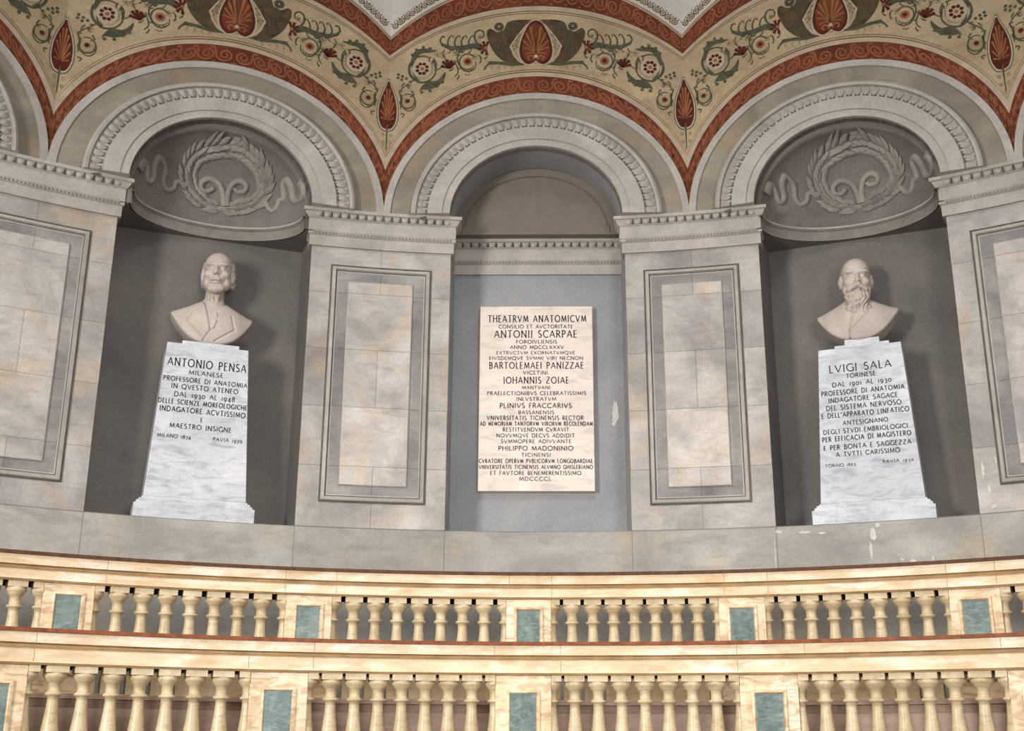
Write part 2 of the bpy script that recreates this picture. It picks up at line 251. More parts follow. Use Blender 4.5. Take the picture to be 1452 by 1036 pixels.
for k in range(5):
    T = T_(k); (ul, dl), (ur, dr) = loc_edge(k, EDG[k][0]), loc_edge(k, EDG[k][1]); db = DB[k]
    mi = 3 if k == 2 else 2
    zt = ZC if k == 2 else 5.05
    for (u, d) in ((ul, dl), (ur, dr)):
        WB.grid([[T(u, d, ZB), T(u, db, ZB)], [T(u, d, zt), T(u, db, zt)]], mi)
        if k != 2: WB.grid([[T(u, d, 5.05), T(u, db, 5.05)], [T(u, d, ZC), T(u, db, ZC)]], mi)
    n = 10
    arc = [(EDG[k][0] + (EDG[k][1] - EDG[k][0]) * j / n) for j in range(n + 1)]
    fr = [loc_edge(k, t) for t in arc]
    WB.grid([[T(u, d, ZB) for u, d in fr], [T(ul + (ur - ul) * j / n, db, ZB) for j in range(n + 1)]], 1 if k != 2 else 3)       # sill
    WB.grid([[T(ul, db, ZB), T(ur, db, ZB)], [T(ul, db, zt), T(ur, db, zt)]], mi)                                   # back
    if k != 2:
        yf, dp = 5.93, db - 0.03 - 5.93
        ts = [math.pi * j / 48 for j in range(49)]
        def rim(t):
            c, q = math.cos(t), math.sin(t); m_ = max(abs(c), q)
            return T((ur if c > 0 else -ul) * c / m_, yf + (db - yf) * q / m_, 5.05)
        WB.grid([[T(0.582 * math.cos(t), yf + dp * math.sin(t) - 0.004 * math.sin(t), 5.05) for t in ts], [rim(t) for t in ts]], 2)     # soffit outside the bowl
        for (u, d), sg in (((ul, dl), -1), ((ur, dr), 1)):
            WB.grid([[T(sg * 0.572, yf + 0.001, 5.05), T(u, d + 0.002, 5.05)], [T(sg * 0.588, yf + 0.001, ZC), T(u, d + 0.002, ZC)]], 2)
wall = WB.build('wall_back', [M['veneer'], M['band'], M['plaster'], M['plaster_pale']])
tag(wall, 'curved grey marble back wall with three niches above the balustrades', 'wall', kind='structure')

# ---- curves of the arches (half-ellipses a, b about the springing), clipped at the creases
NA = 112
OPA, OPB = 0.612, 0.5455
def crv(k, a, b):
    w_ = BAY[k]['w']; p0 = math.acos(min(1.0, w_ / a))
    return [(a * math.cos(p0 + (math.pi - 2 * p0) * j / NA), ZS + b * math.sin(p0 + (math.pi - 2 * p0) * j / NA)) for j in range(NA + 1)]
def ringcv(k, t):            # archivolt family between the opening (0) and the outer marble edge (1)
    w_ = BAY[k]['w']; return OPA + (w_ - OPA) * t, OPB + (0.985 - OPB) * t

for k in range(5):
    T = T_(k); fd = BAY[k]['fd']; w_ = BAY[k]['w']
    # grey marble ring with its pale border, and the spandrel strip between crease and springing
    F = MB()
    A = [(0.577, 0.0), (0.893, 0.0), (0.893, 0.014), (1.0, 0.014), (1.0, 0.0)]
    cs = [[T(u, fd - pr, z) for u, z in crv(k, *ringcv(k, t))] for t, pr in A]
    F.grid(cs[0:2], 0); F.grid(cs[1:5], 1)
    for sg in (-1, 1):
        F.poly([T(sg * 0.606, fd - 0.062, ZC + 0.0006), T(sg * 0.9, fd - 0.062, ZC + 0.0006), T(sg * 0.9, 6.06, ZC + 0.0006), T(sg * 0.606, 6.06, ZC + 0.0006)], 1)
        F.poly([T(sg * 0.9, fd - 0.016, ZC + 0.0006), T(sg * w_, fd - 0.016, ZC + 0.0006), T(sg * w_, 6.06, ZC + 0.0006), T(sg * 0.9, 6.06, ZC + 0.0006)], 1)
    F.build('arch_facing', [M['facing'], M['trim']], wall)
    # archivolt moulding
    F = MB()
    prof = [(0.0, -0.06), (0.0, 0.03), (0.115, 0.03), (0.115, 0.042), (0.235, 0.045), (0.325, 0.047), (0.335, 0.03), (0.345, 0.022), (0.50, 0.034), (0.505, 0.06), (0.54, 0.066), (0.575, 0.055), (0.577, 0.0)]
    cs = [[T(u, fd - pr, z) for u, z in crv(k, *ringcv(k, t))] for t, pr in prof]
    F.grid(cs[:7], 0); F.grid(cs[6:9], 0); F.grid(cs[8:], 0)
    a0, b0 = ringcv(k, 0.345); a1, b1 = ringcv(k, 0.50); nl = 44
    for q in range(nl):                                     # leaf-and-dart carving
        f0 = math.pi * (q + 0.5) / nl; dfi = math.pi / nl
        def pt(df, t, pr):
            a, b = a0 + (a1 - a0) * t, b0 + (b1 - b0) * t
            return T(a * math.cos(f0 + df), fd - pr, ZS + b * math.sin(f0 + df))
        lf = [pt(0, 0.03, 0.034), pt(-0.30 * dfi, 0.25, 0.036), pt(-0.42 * dfi, 0.6, 0.038), pt(-0.30 * dfi, 0.95, 0.04), pt(0.30 * dfi, 0.95, 0.04), pt(0.42 * dfi, 0.6, 0.038), pt(0.30 * dfi, 0.25, 0.036), pt(0, 0.55, 0.056)]
        F.add(lf, [(i, (i + 1) % 7, 7) for i in range(7)], 0)
        dk = [pt(dfi - 0.34 * dfi, 0.02, 0.031), pt(dfi + 0.34 * dfi, 0.02, 0.031), pt(dfi + 0.05 * dfi, 0.72, 0.0385), pt(dfi - 0.05 * dfi, 0.72, 0.0385)]
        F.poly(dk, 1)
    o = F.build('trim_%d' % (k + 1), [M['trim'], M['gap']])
    tag(o, ['carved arch moulding cut by the far left edge of the view', 'carved arch moulding over the niche of the clean-shaven bust', 'carved arch moulding over the inscription tablet niche', 'carved arch moulding over the niche of the bearded bust', 'carved arch moulding cut by the far right edge of the view'][k], 'moulding', kind='structure')
    # niche heads
    F = MB()
    if k == 2:
        dd = 6.36
        op = crv(k, OPA, OPB)
        F.grid([[T(u, fd - 0.0, z) for u, z in op], [T(u, dd, z) for u, z in op]], 0)
        F.grid([[T(u, dd, z) for u, z in op], [T(u, dd, ZS) for u, z in op]], 0)
        F.build('arch_soffit', [M['plaster_pale']], wall)
    else:
        op = crv(k, OPA, OPB); yf = 5.93; dp = DB[k] - 0.03 - yf
        a2, b2 = 0.59, 0.515
        F.grid([[T(u, fd, z) for u, z in op], [T(u, yf + 0.03, z) for u, z in op]], 0)
        inn = crv(k, a2, b2)
        F.grid([[T(u, yf + 0.03, z) for u, z in op], [T(u, yf + 0.03, z) for u, z in inn]], 0)
        rows = []
        for i in range(15):
            q = math.pi / 2 * i / 14
            rows.append([T(u * math.cos(q), yf + 0.03 + (dp - 0.03) * math.sin(q), ZS + (z - ZS) * math.cos(q)) for u, z in inn])
        F.grid(rows, 1, smooth=True)
        ang = [math.pi * j / 48 for j in range(49)]
        def half(r_, z): return [T(r_ * a2 * math.cos(t), yf + dp * math.sin(t) * r_ ** 0.0 if r_ == 1 else yf + dp * math.sin(t) - (1 - r_) * 0.6 * math.sin(t), z) for t in ang]
        F.grid([half(1, ZS + 0.02), half(1, 5.13)], 1, smooth=True)
        F.build('conch', [M['plaster'], M['conch']], wall)
        F = MB()
        F.grid([half(1, 5.14), half(0.965, 5.14), half(0.965, 5.125), half(0.985, 5.12), half(0.985, 5.05), half(1, 5.05)], 0)
        F.grid([half(0.98, 5.133), half(0.98, 5.146), half(0.955, 5.146), half(0.955, 5.133)], 1)
        F.build('conch_ledge', [M['ledge'], M['trim']], wall)
# ---- entablatures on the pilasters (trim_6 ...): architrave, beads, frieze, egg-and-dart, fillet
def entab(name, label, P, L, tc, ends):
    """P(s, proj, z): s in metres along the run 0..L"""
    F = MB()
    prof = [(0.0, ZT), (0.02, ZT), (0.02, 5.024), (0.032, 5.03), (0.032, 5.046), (0.026, 5.05), (0.032, 5.056), (0.032, 5.146), (0.04, 5.15), (0.052, 5.168), (0.06, 5.185), (0.0735, 5.189), (0.0735, ZC), (-0.08, ZC)]
    n = max(8, int(L / 0.06))
    def run(pr, z):
        e = pr if ends else 0.0
        return [P(-e + (L + 2 * e) * j / n, pr, z) for j in range(n + 1)]
    rows = [run(max(pr, 0), z) if pr >= 0 else [P(L * j / n, pr, z) for j in range(n + 1)] for pr, z in prof]
    F.grid(rows, 0)
    if ends:
        for s0, sg in ((0, -1), (L, 1)):
            F.grid([[P(s0 + sg * max(pr, 0), max(pr, 0), z) for pr, z in prof[:-1]], [P(s0 + sg * max(pr, 0), -0.12, z) for pr, z in prof[:-1]]], 0)
    ne = int(L / 0.0605)
    for q in range(ne):                                         # eggs
        s = L * (q + 0.5) / ne; rr = 0.02
        ring = [P(s + rr * math.cos(t), 0.053 + 0.004, 5.168 + 0.0165 * math.sin(t)) for t in [math.pi * 2 * i / 8 for i in range(8)]]
        F.add(ring + [P(s, 0.053 + 0.018, 5.171)], [(i, (i + 1) % 8, 8) for i in range(8)], 0, smooth=True)
        s2 = L * (q + 1.0) / ne
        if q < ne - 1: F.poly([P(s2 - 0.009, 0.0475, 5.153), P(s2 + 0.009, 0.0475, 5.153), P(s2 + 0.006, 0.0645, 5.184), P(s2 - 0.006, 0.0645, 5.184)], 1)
    nb = int(L / 0.024)
    for q in range(nb):                                         # beads
        s = L * (q + 0.5) / nb
        F.add([P(s - 0.008, 0.033, 5.038), P(s + 0.008, 0.033, 5.038), P(s, 0.033, 5.030), P(s, 0.033, 5.046), P(s, 0.042, 5.038)], [(0, 3, 4), (3, 1, 4), (1, 2, 4), (2, 0, 4)], 0)
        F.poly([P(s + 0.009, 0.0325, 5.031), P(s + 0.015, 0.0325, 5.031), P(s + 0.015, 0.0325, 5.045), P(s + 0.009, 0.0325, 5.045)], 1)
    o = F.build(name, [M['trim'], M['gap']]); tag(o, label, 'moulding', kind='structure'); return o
PIL = [(EDG[0][1], EDG[1][0]), (EDG[1][1], EDG[2][0]), (EDG[2][1], EDG[3][0]), (EDG[3][1], EDG[4][0])]
for i, (a, b) in enumerate(PIL):
    L = R * (b - a)
    entab('trim_%d' % (6 + i), ['egg-and-dart cornice on the pilaster at the far left', 'egg-and-dart cornice on the pilaster left of the inscription tablet', 'egg-and-dart cornice on the pilaster right of the inscription tablet', 'egg-and-dart cornice on the pilaster at the far right'][i],
          (lambda a, b: lambda s, pr, z: cyl(R - pr, a + s / R, z))(a, b), L, 0, True)
Tc = T_(2)
(ulc, dlc), (urc, drc) = loc_edge(2, EDG[2][0]), loc_edge(2, EDG[2][1])
entab('trim_10', 'egg-and-dart cornice running across the back of the tablet niche', lambda s, pr, z: Tc(ulc + s, DB[2] - pr, z), urc - ulc, 0, False)
# lunette framing above the inner cornice
F = MB(); dl_ = 6.225
def hl(a, b, d, z0=5.232, n=40): return [Tc(a * math.cos(math.pi * j / n), d, max(z0, 5.232 + b * math.sin(math.pi * j / n))) for j in range(n + 1)]
F.grid([hl(0.606, 0.518, 6.36), hl(0.606, 0.518, dl_), hl(0.545, 0.462, dl_), hl(0.54, 0.456, dl_ + 0.014), hl(0.53, 0.448, dl_ + 0.014), hl(0.528, 0.446, dl_ + 0.004), hl(0.50, 0.42, dl_ + 0.004), hl(0.50, 0.0, dl_ + 0.004)], 0)
F.box(Tc, -0.54, 0.54, dl_ - 0.006, dl_ + 0.03, 5.225, 5.285)
F.box(Tc, -0.61, 0.61, dl_ - 0.012, 6.36, 5.2118, 5.226)
o = F.build('lunette_panel', [M['lunette']]); tag(o, 'blank half-round panel above the cornice of the tablet niche', 'panel', kind='structure'); o.name = 'trim_11'

# ---- pilaster panels
for i, (a, b) in enumerate(PIL):
    L = b - a
    if i == 1: pa, pb, sa, sb = -0.242, -0.125, -0.2215, -0.1465
    elif i == 2: pa, pb, sa, sb = 0.124, 0.234, 0.1445, 0.2135
    elif i == 0: pa, pb, sa, sb = -0.6245, -0.5065, -0.603, -0.5275
    else: pa, pb, sa, sb = 0.485, 0.601, 0.5065, 0.58
    z0, z1, y0, y1 = 3.146, 4.818, 3.261, 4.698
    F = MB()
    pr = [(0.0, 0.004), (0.003, 0.001), (0.010, 0.001), (0.015, 0.012), (0.034, 0.018), (0.039, 0.003), (0.045, 0.001), (0.052, 0.0012)]  # inset, projection
    loops = []
    n = 8
    for ins, pj in pr:
        da = ins / R; lp = []
        tA, tB, zA, zB = pa + da, pb - da, z0 + ins, z1 - ins
        for j in range(n): lp.append((tA + (tB - tA) * j / n, zA))
        lp.append((tB, zA)); lp.append((tB, zB))
        for j in range(1, n): lp.append((tB - (tB - tA) * j / n, zB))
        lp.append((tA, zB))
        loops.append([cyl(R - pj - 0.003, t, z) for t, z in lp])
    F.grid(loops[:2], 1, closed=True); F.grid(loops[1:3], 1, closed=True); F.grid(loops[2:6], 0, closed=True); F.grid(loops[5:7], 1, closed=True); F.grid(loops[6:], 0, closed=True)  # groove faces get the dark tone as painted-in shadow lines
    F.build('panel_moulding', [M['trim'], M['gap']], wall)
    F = MB()
    def uvp(t, z): return (4 + 4 * i + (t - a) / L, z - 2.982)
    def sheet(tA, tB, zA, zB, r_, mi):
        F.grid([[cyl(r_, tA + (tB - tA) * j / n, z) for j in range(n + 1)] for z in (zA, zB)], mi, [[uvp(tA + (tB - tA) * j / n, z) for j in range(n + 1)] for z in (zA, zB)])
    sheet(pa + 0.05 / R, pb - 0.05 / R, z0 + 0.05, z1 - 0.05, R - 0.004, 0)
    F.build('panel_recess', [M['recess']], wall)
    F = MB()
    loops = []
    for ins, pj in ((0, 0.003), (0, 0.014), (0.006, 0.017)):
        lp = [(sa + ins / R + (sb - sa - 2 * ins / R) * j / n, y0 + ins) for j in range(n + 1)] + [(sb - ins / R - (sb - sa - 2 * ins / R) * j / n, y1 - ins) for j in range(n + 1)]
        loops.append([cyl(R - pj, t, z) for t, z in lp])
    F.grid(loops, 1, closed=True)
    sheet(sa + 0.006 / R, sb - 0.006 / R, y0 + 0.006, y1 - 0.006, R - 0.017, 0)
    F.build('panel_slab', [M['slab'], M['trim']], wall)
# flaked plaster by the tablet and over the right-hand sill
F = MB()
def blob(cx, cz, rx, rz, P, seed, n=26):
    rg = random.Random(seed)
    F.poly([P(cx + rx * math.cos(2 * math.pi * i / n) * rg.uniform(0.5, 1.1), cz + rz * math.sin(2 * math.pi * i / n) * rg.uniform(0.6, 1.1)) for i in range(n)], 0)
blob(0.565, 3.9, 0.026, 0.095, lambda u, z: Tc(u, DB[2] - 0.003, z), 3)
blob(0.555, 3.83, 0.02, 0.04, lambda u, z: Tc(u, DB[2] - 0.0035, z), 5)
cylp = lambda s, z: cyl(R - 0.003, s / R, z)
for (s, z, a, b, sd) in ((1.56, 2.945, 0.03, 0.012, 1), (1.72, 2.935, 0.05, 0.009, 2), (1.83, 2.925, 0.03, 0.008, 9), (2.14, 2.90, 0.022, 0.05, 3), (2.12, 2.80, 0.012, 0.06, 4), (2.17, 2.955, 0.025, 0.014, 8), (2.36, 2.72, 0.02, 0.014, 6), (2.42, 2.70, 0.016, 0.012, 7), (2.30, 2.735, 0.012, 0.01, 17), (2.48, 2.73, 0.01, 0.02, 18), (2.82, 3.25, 0.012, 0.06, 11), (2.845, 3.12, 0.012, 0.04, 12), (2.86, 3.02, 0.016, 0.014, 15), (2.90, 3.3, 0.008, 0.03, 16), (1.53, 2.8, 0.004, 0.12, 14)):
    blob(s, z, a, b, cylp, sd)
F.build('flaked_patch', [M['flake']], wall)
# ------------------------------------------------------------------ painted lunettes above the arches
W0 = 1.087
def ribbon(pts, wd, taper=None):
    """flat strip polygons (2-D) of width wd along pts; taper = (start, end) factors"""
    n = len(pts); Lf, Rt = [], []
    for i in range(n):
        a, b = pts[max(0, i - 1)], pts[min(n - 1, i + 1)]
        dx, dz = b[0] - a[0], b[1] - a[1]; l = math.hypot(dx, dz) or 1
        f = 1 if not taper else taper[0] + (taper[1] - taper[0]) * i / (n - 1)
        h = wd * f / 2
        Lf.append((pts[i][0] - dz / l * h, pts[i][1] + dx / l * h)); Rt.append((pts[i][0] + dz / l * h, pts[i][1] - dx / l * h))
    return [(Lf[i], Lf[i + 1], Rt[i + 1], Rt[i]) for i in range(n - 1)]
def smooth(pts, k=4):
    """Catmull-Rom resampling"""
    out = []
    for i in range(len(pts) - 1):
        p0, p1, p2, p3 = pts[max(0, i - 1)], pts[i], pts[i + 1], pts[min(len(pts) - 1, i + 2)]
        for j in range(k):
            t = j / k
            out.append(tuple(0.5 * ((2 * p1[c]) + (-p0[c] + p2[c]) * t + (2 * p0[c] - 5 * p1[c] + 4 * p2[c] - p3[c]) * t * t + (-p0[c] + 3 * p1[c] - 3 * p2[c] + p3[c]) * t ** 3) for c in range(len(p1))))
    out.append(tuple(pts[-1])); return out
def smooth_closed(pts, k=3):
    n = len(pts); out = []
    for i in range(n):
        p0, p1, p2, p3 = pts[(i - 1) % n], pts[i], pts[(i + 1) % n], pts[(i + 2) % n]
        for j in range(k):
            t = j / k
            out.append(tuple(0.5 * ((2 * p1[c]) + (-p0[c] + p2[c]) * t + (2 * p0[c] - 5 * p1[c] + 4 * p2[c] - p3[c]) * t * t + (-p0[c] + 3 * p1[c] - 3 * p2[c] + p3[c]) * t ** 3) for c in range(2)))
    return out

LMATS = ['cream', 'white', 'red', 'rust', 'maroon', 'tan', 'olive', 'brown', 'line', 'grey', 'pale']
LI = {n: i for i, n in enumerate(LMATS)}
def lunette(k):
    b = BAY[k]; T = T_(k); fd = b['fd']; w_ = b['w']; sx = w_ / W0
    F = MB()
    cache = {}
    def curve(a, bb):
        key = (a, bb)
        if key not in cache: cache[key] = crv(k, max(a * sx, w_ * 1.0001 if a > 1.05 else a * sx), bb)
        return cache[key]
    def strip(c0, c1, mat, off=0.0):
        F.grid([[T(u, fd - off, z) for u, z in curve(*c0)], [T(u, fd - off, z) for u, z in curve(*c1)]], LI[mat])
    C = dict(g=(W0, 0.985), r1=(1.15, 1.1325), c0=(1.185, 1.166), c9=(1.664, 1.69), w2=(1.667, 1.735), r2=(1.634, 1.94), w3=(1.64, 1.975), l1=(1.66, 2.09))
    strip(C['g'], C['r1'], 'red'); strip(C['r1'], C['c0'], 'white'); strip(C['c0'], C['c9'], 'cream'); strip(C['c9'], C['w2'], 'white'); strip(C['w2'], C['r2'], 'red'); strip(C['r2'], C['w3'], 'white')
    def ln(a, bb, wd, mat, off=0.0015): strip((a, bb - wd / 2), (a, bb + wd / 2), mat, off)
    ln(1.19, 1.170, 0.007, 'line'); ln(1.205, 1.188, 0.005, 'line'); ln(1.664, 1.69, 0.006, 'line'); ln(1.655, 1.672, 0.005, 'line'); ln(1.64, 1.955, 0.006, 'line')
    def on(u, z, off): return T(u, fd - off, z)
    def fill(pts, mat, off=0.002, mirror=True, c=None):
        P = [(u * sx, z) for u, z in pts]
        for sg in ((1, -1) if mirror else (1,)):
            F.poly([on(sg * u, z, off) for u, z in P], LI[mat])
    def rib(pts, wd, mat, off=0.003, taper=None, mirror=True, sm=True):
        P = smooth(pts) if sm and len(pts) > 2 else pts
        for q in ribbon(P, wd, taper): fill(list(q), mat, off, mirror)
    def disc(c, r_, mat, off, n=14, mirror=True, ry=None): fill([(c[0] + r_ * math.cos(2 * math.pi * i / n), c[1] + (ry or r_ * 1.0) * math.sin(2 * math.pi * i / n)) for i in range(n)], mat, off, mirror)
    # running scroll on the two red bands
    def scrolls(c0, c1, count, mat):
        A_, B_ = curve(*c0), curve(*c1)
        def at(s, r_):
            x = min(max(s, 0.0), 1.0) * NA; i = min(NA - 1, int(x)); f = x - i
            a = [A_[i][c] + (A_[i + 1][c] - A_[i][c]) * f for c in (0, 1)]; bq = [B_[i][c] + (B_[i + 1][c] - B_[i][c]) * f for c in (0, 1)]
            return (a[0] + (bq[0] - a[0]) * r_, a[1] + (bq[1] - a[1]) * r_)
        for q in range(count):
            s0 = (q + 0.5) / count; ds = 1.0 / count
            sg = 1 if s0 < 0.5 else -1
            sp = []
            for i in range(19):
                t = i / 18.0; an = -0.9 * math.pi + 3.4 * math.pi * t; rr = 0.36 * (1 - 0.82 * t)
                sp.append(at(s0 + sg * ds * rr * 1.25 * math.cos(an), 0.5 + rr * math.sin(an)))
            tail = [at(s0 - sg * ds * x, y) for x, y in ((0.92, 0.86), (0.72, 0.9), (0.58, 0.72), (0.5, 0.45), (0.42, 0.28))]
            for pth, wd in ((sp, 0.016), (tail, 0.018)):
                for qd in ribbon(pth, wd, (1.0, 0.7)): F.poly([on(u, z, 0.002) for u, z in qd], LI[mat])
            lf = [at(s0 + sg * ds * x, y) for x, y in ((0.3, 0.08), (0.45, 0.16), (0.58, 0.06), (0.44, 0.05))]
            F.poly([on(u, z, 0.002) for u, z in lf], LI[mat])
    scrolls(C['g'], C['r1'], 26, 'rust'); scrolls(C['w2'], C['r2'], 22, 'rust')
    # lace edge over the upper red band: row of small rings with a hem
    A_ = curve(*C['w3'])
    lace = crv(k, 1.645 * sx, 1.99)
    tot = 66
    for q in range(tot):
        x = (q + 0.5) / tot * NA; i = int(x)
        u, z = lace[min(i, NA - 1)]; l = math.hypot(u, z - ZS); nx, nz = u / l, (z - ZS) / l
        cx, cz = u + nx * 0.03, z + nz * 0.03
        if abs(cx) > w_ - 0.03: continue
        F.add([on(cx + 0.024 * math.cos(t), cz + 0.024 * math.sin(t), 0.001) for t in [2 * math.pi * j / 10 for j in range(10)]], [tuple(range(10))], LI['brown'])
        F.add([on(cx + 0.0175 * math.cos(t), cz + 0.0175 * math.sin(t), 0.002) for t in [2 * math.pi * j / 10 for j in range(10)]], [tuple(range(10))], LI['white'])
        F.add([on(cx + 0.006 * math.cos(t), cz + 0.006 * math.sin(t), 0.003) for t in [2 * math.pi * j / 6 for j in range(6)]], [tuple(range(6))], LI['line'])
        for sgn in (-1, 1):
            F.add([on(cx + nx * 0.03 - nz * sgn * 0.014 + 0.006 * math.cos(t), cz + nz * 0.03 + nx * sgn * 0.014 + 0.006 * math.sin(t), 0.001) for t in [2 * math.pi * j / 6 for j in range(6)]], [tuple(range(6))], LI['brown'])
    # --- central shield with palmette
    E = FRIEZE
    fill(smooth_closed(E['wing'], 2), 'brown', 0.0020)
    for dx in (0.0, 0.03, 0.06, 0.09):                                   # streaks on the dark flanks
        rib([(-0.15 - dx, 6.80 - dx * 0.25), (-0.21 - dx, 6.68 - dx * 0.3), (-0.22 - dx * 0.9, 6.56), (-0.17 - dx * 0.7, 6.47 + dx * 0.4)], 0.006, 'olive', 0.0026)
    for dz in (0.0, 0.02, 0.04, 0.06): rib([(-0.11, 6.795 - dz), (-0.16, 6.80 - dz), (-0.215, 6.785 - dz)], 0.005, 'olive', 0.0026)
    disc(MARKS['curlball'], 0.036, 'olive', 0.0026); disc(MARKS['curlball'], 0.022, 'brown', 0.0030); disc(MARKS['curlball'], 0.009, 'grey', 0.0034)
    loz = E['lozenge']; fill(loz, 'white', 0.0030); lc = (-0.03, 6.62)
    fill([(u * 0.93 + lc[0] * 0.0, 6.62 + (z - 6.62) * 0.93) for u, z in loz], 'grey', 0.0034)
    rg = random.Random(2)
    for _ in range(26):
        t = rg.uniform(-0.8, 0.8); u = -0.14 - rg.uniform(-0.02, 0.035) * (1 - abs(t)); disc((u + abs(t) * 0.03, 6.60 + t * 0.13), 0.0045, 'brown', 0.0037, 5)
    egg = smooth(E['egg'], 4); mid = 6.63
    fill([(u * 1.10, mid + (z - mid) * 1.05) for u, z in egg], 'white', 0.0040)
    fill(egg, 'maroon', 0.0044)
    fill([(u * 0.84, mid + (z - mid) * 0.88) for u, z in egg], 'red', 0.0048)
    base = (0.0, 6.535)
    for tip, wd in (((0.0, 6.79), 0.026), ((-0.038, 6.755), 0.024), ((-0.068, 6.70), 0.022), ((-0.088, 6.64), 0.02), ((-0.092, 6.585), 0.017)):
        c = (tip[0] * 0.62, base[1] + (tip[1] - base[1]) * 0.5 + 0.015)
        rib([base, c, tip], wd, 'tan', 0.0052, (0.25, 1.0)); disc(tip, wd * 0.5, 'tan', 0.0052, 8)
    vol = [(-0.045 + (0.034 - 0.0045 * i) * math.cos(-0.3 + i * 0.75), 6.49 + (0.036 - 0.0045 * i) * math.sin(-0.3 + i * 0.75)) for i in range(8)]
    rib(vol, 0.011, 'tan', 0.0056); rib([(-0.012, 6.535), (-0.04, 6.54), (-0.078, 6.53)], 0.01, 'tan', 0.0056)
    disc((0, 6.51), 0.015, 'white', 0.0058, 10, False)
    fill(E['baseleaf'], 'olive', 0.0036)
    rib([(-0.383, 6.40), (-0.36, 6.44), (-0.30, 6.46)], 0.012, 'olive', 0.0038)
    for x in (-0.17, -0.22, -0.27, -0.32): rib([(x, 6.435), (x - 0.012, 6.42), (x - 0.006, 6.405)], 0.006, 'grey', 0.0036)
    # --- acanthus spray, scrolls, flowers
    fill(E['spray'], 'olive', 0.0022)
    for c in STROKES['curls']: rib(c, 0.013, 'olive', 0.0026, (1, 0.5))
    rib([(-0.70, 6.62), (-0.715, 6.65), (-0.70, 6.685), (-0.68, 6.68)], 0.012, 'olive', 0.0026)
    for x in (-0.68, -0.63, -0.58, -0.53, -0.48): rib([(x, 6.575), (x - 0.012, 6.55), (x - 0.026, 6.545)], 0.008, 'olive', 0.0026)
    for c in STROKES['volute']: rib(c, 0.014, 'olive', 0.0026, (1.2, 0.6))
    rib([(-0.43, 6.66), (-0.405, 6.70)], 0.02, 'grey', 0.0022)
    for c in STROKES['spiral1']: rib(c, 0.010, 'olive', 0.0026, (1.4, 0.6))
    for x, y in ((-0.56, 6.53), (-0.575, 6.48), (-0.55, 6.42), (-0.50, 6.40), (-0.46, 6.41), (-0.545, 6.56)): rib([(x, y), (x - 0.02, y - 0.012), (x - 0.03, y + 0.004)], 0.008, 'olive', 0.0028)
    for c in STROKES['stem']: rib(c, 0.009, 'olive', 0.0024)
    for c in STROKES['bigring']: rib(c, 0.012, 'olive', 0.0024, (0.6, 1.2))
    fill(smooth_closed(E['bigleaf_up'], 2), 'olive', 0.0024); fill(smooth_closed(E['bigleaf_low'], 2), 'olive', 0.0024)
    for (x, y) in ((-0.92, 6.53), (-0.89, 6.575), (-0.84, 6.595), (-0.79, 6.585)): disc((x, y), 0.012, 'olive', 0.0025, 7)
    for (x, y) in ((-0.69, 6.30), (-0.73, 6.265), (-0.78, 6.225), (-0.84, 6.215)): disc((x, y), 0.013, 'olive', 0.0025, 7)
    fx, fz = MARKS['flower']
    for a in (70, 110, 150, 190, 235, 280): rib([(fx, fz), (fx + 0.055 * math.cos(math.radians(a)), fz + 0.06 * math.sin(math.radians(a)))], 0.024, 'maroon', 0.0032, (0.3, 1), sm=False)
    disc((fx, fz), 0.014, 'tan', 0.0036, 8)
    tx, tz = MARKS['tulip']
    for a in (60, 100, 140, 20, 190): rib([(tx + 0.02, tz - 0.03), (tx + 0.05 * math.cos(math.radians(a)), tz + 0.045 * math.sin(math.radians(a)))], 0.028, 'maroon', 0.0032, (0.4, 0.9), sm=False)
    rx, rz = MARKS['ros_mid']
    disc((rx, rz), 0.042, 'white', 0.0028); disc((rx, rz), 0.034, 'tan', 0.0032); disc((rx, rz), 0.017, 'maroon', 0.0036, 9)
    rx, rz = MARKS['ros_big']
    disc((rx, rz), 0.072, 'white', 0.0026, 18)
    for i in range(8):
        a = math.pi * (i + 0.5) / 4; disc((rx + 0.038 * math.cos(a), rz + 0.042 * math.sin(a)), 0.0145, 'maroon', 0.0032, 8)
    disc((rx, rz), 0.016, 'tan', 0.0036, 8)
    rx, rz = MARKS['ros_small']; disc((rx, rz), 0.03, 'grey', 0.0028, 12); disc((rx, rz), 0.018, 'maroon', 0.0032, 9)
    for c in STROKES['small']: rib(c, 0.011, 'olive', 0.0026, (1.1, 0.6))
    for d_ in DOTS: disc(d_, 0.012, 'olive', 0.0026, 8)
    for (x, z) in ((-0.52, 6.36), (-0.505, 6.355), (-0.49, 6.362)): disc((x, z), 0.006, 'line', 0.0026, 6)
    def loop(c, r_, a0, a1, wd, mat='olive', off=0.0025, sq=1.1): rib([(c[0] + r_ * math.cos(math.radians(a0 + (a1 - a0) * i / 14)), c[1] + r_ * sq * math.sin(math.radians(a0 + (a1 - a0) * i / 14))) for i in range(15)], wd, mat, off, (1.3, 0.6), sm=False)
    loop(MARKS['ros_big'], 0.098, 250, 60, 0.017); loop(MARKS['ros_big'], 0.105, 250, 380, 0.013); loop(MARKS['ros_big'], 0.078, 60, -120, 0.006, 'grey')
    loop(MARKS['ros_small'], 0.055, 180, 480, 0.012); loop(MARKS['ros_small'], 0.040, 120, 400, 0.005, 'grey')
    loop(MARKS['ros_mid'], 0.060, 40, 330, 0.010)
    for cx, cz in ((-0.60, 6.545), (-0.735, 6.53), (-0.455, 6.51), (-0.935, 6.27), (-0.69, 6.53)):
        for a in range(20, 380, 72): disc((cx + 0.017 * math.cos(math.radians(a)), cz + 0.019 * math.sin(math.radians(a))), 0.0085, 'grey', 0.0024, 7)
        disc((cx, cz), 0.007, 'line', 0.0028, 6)
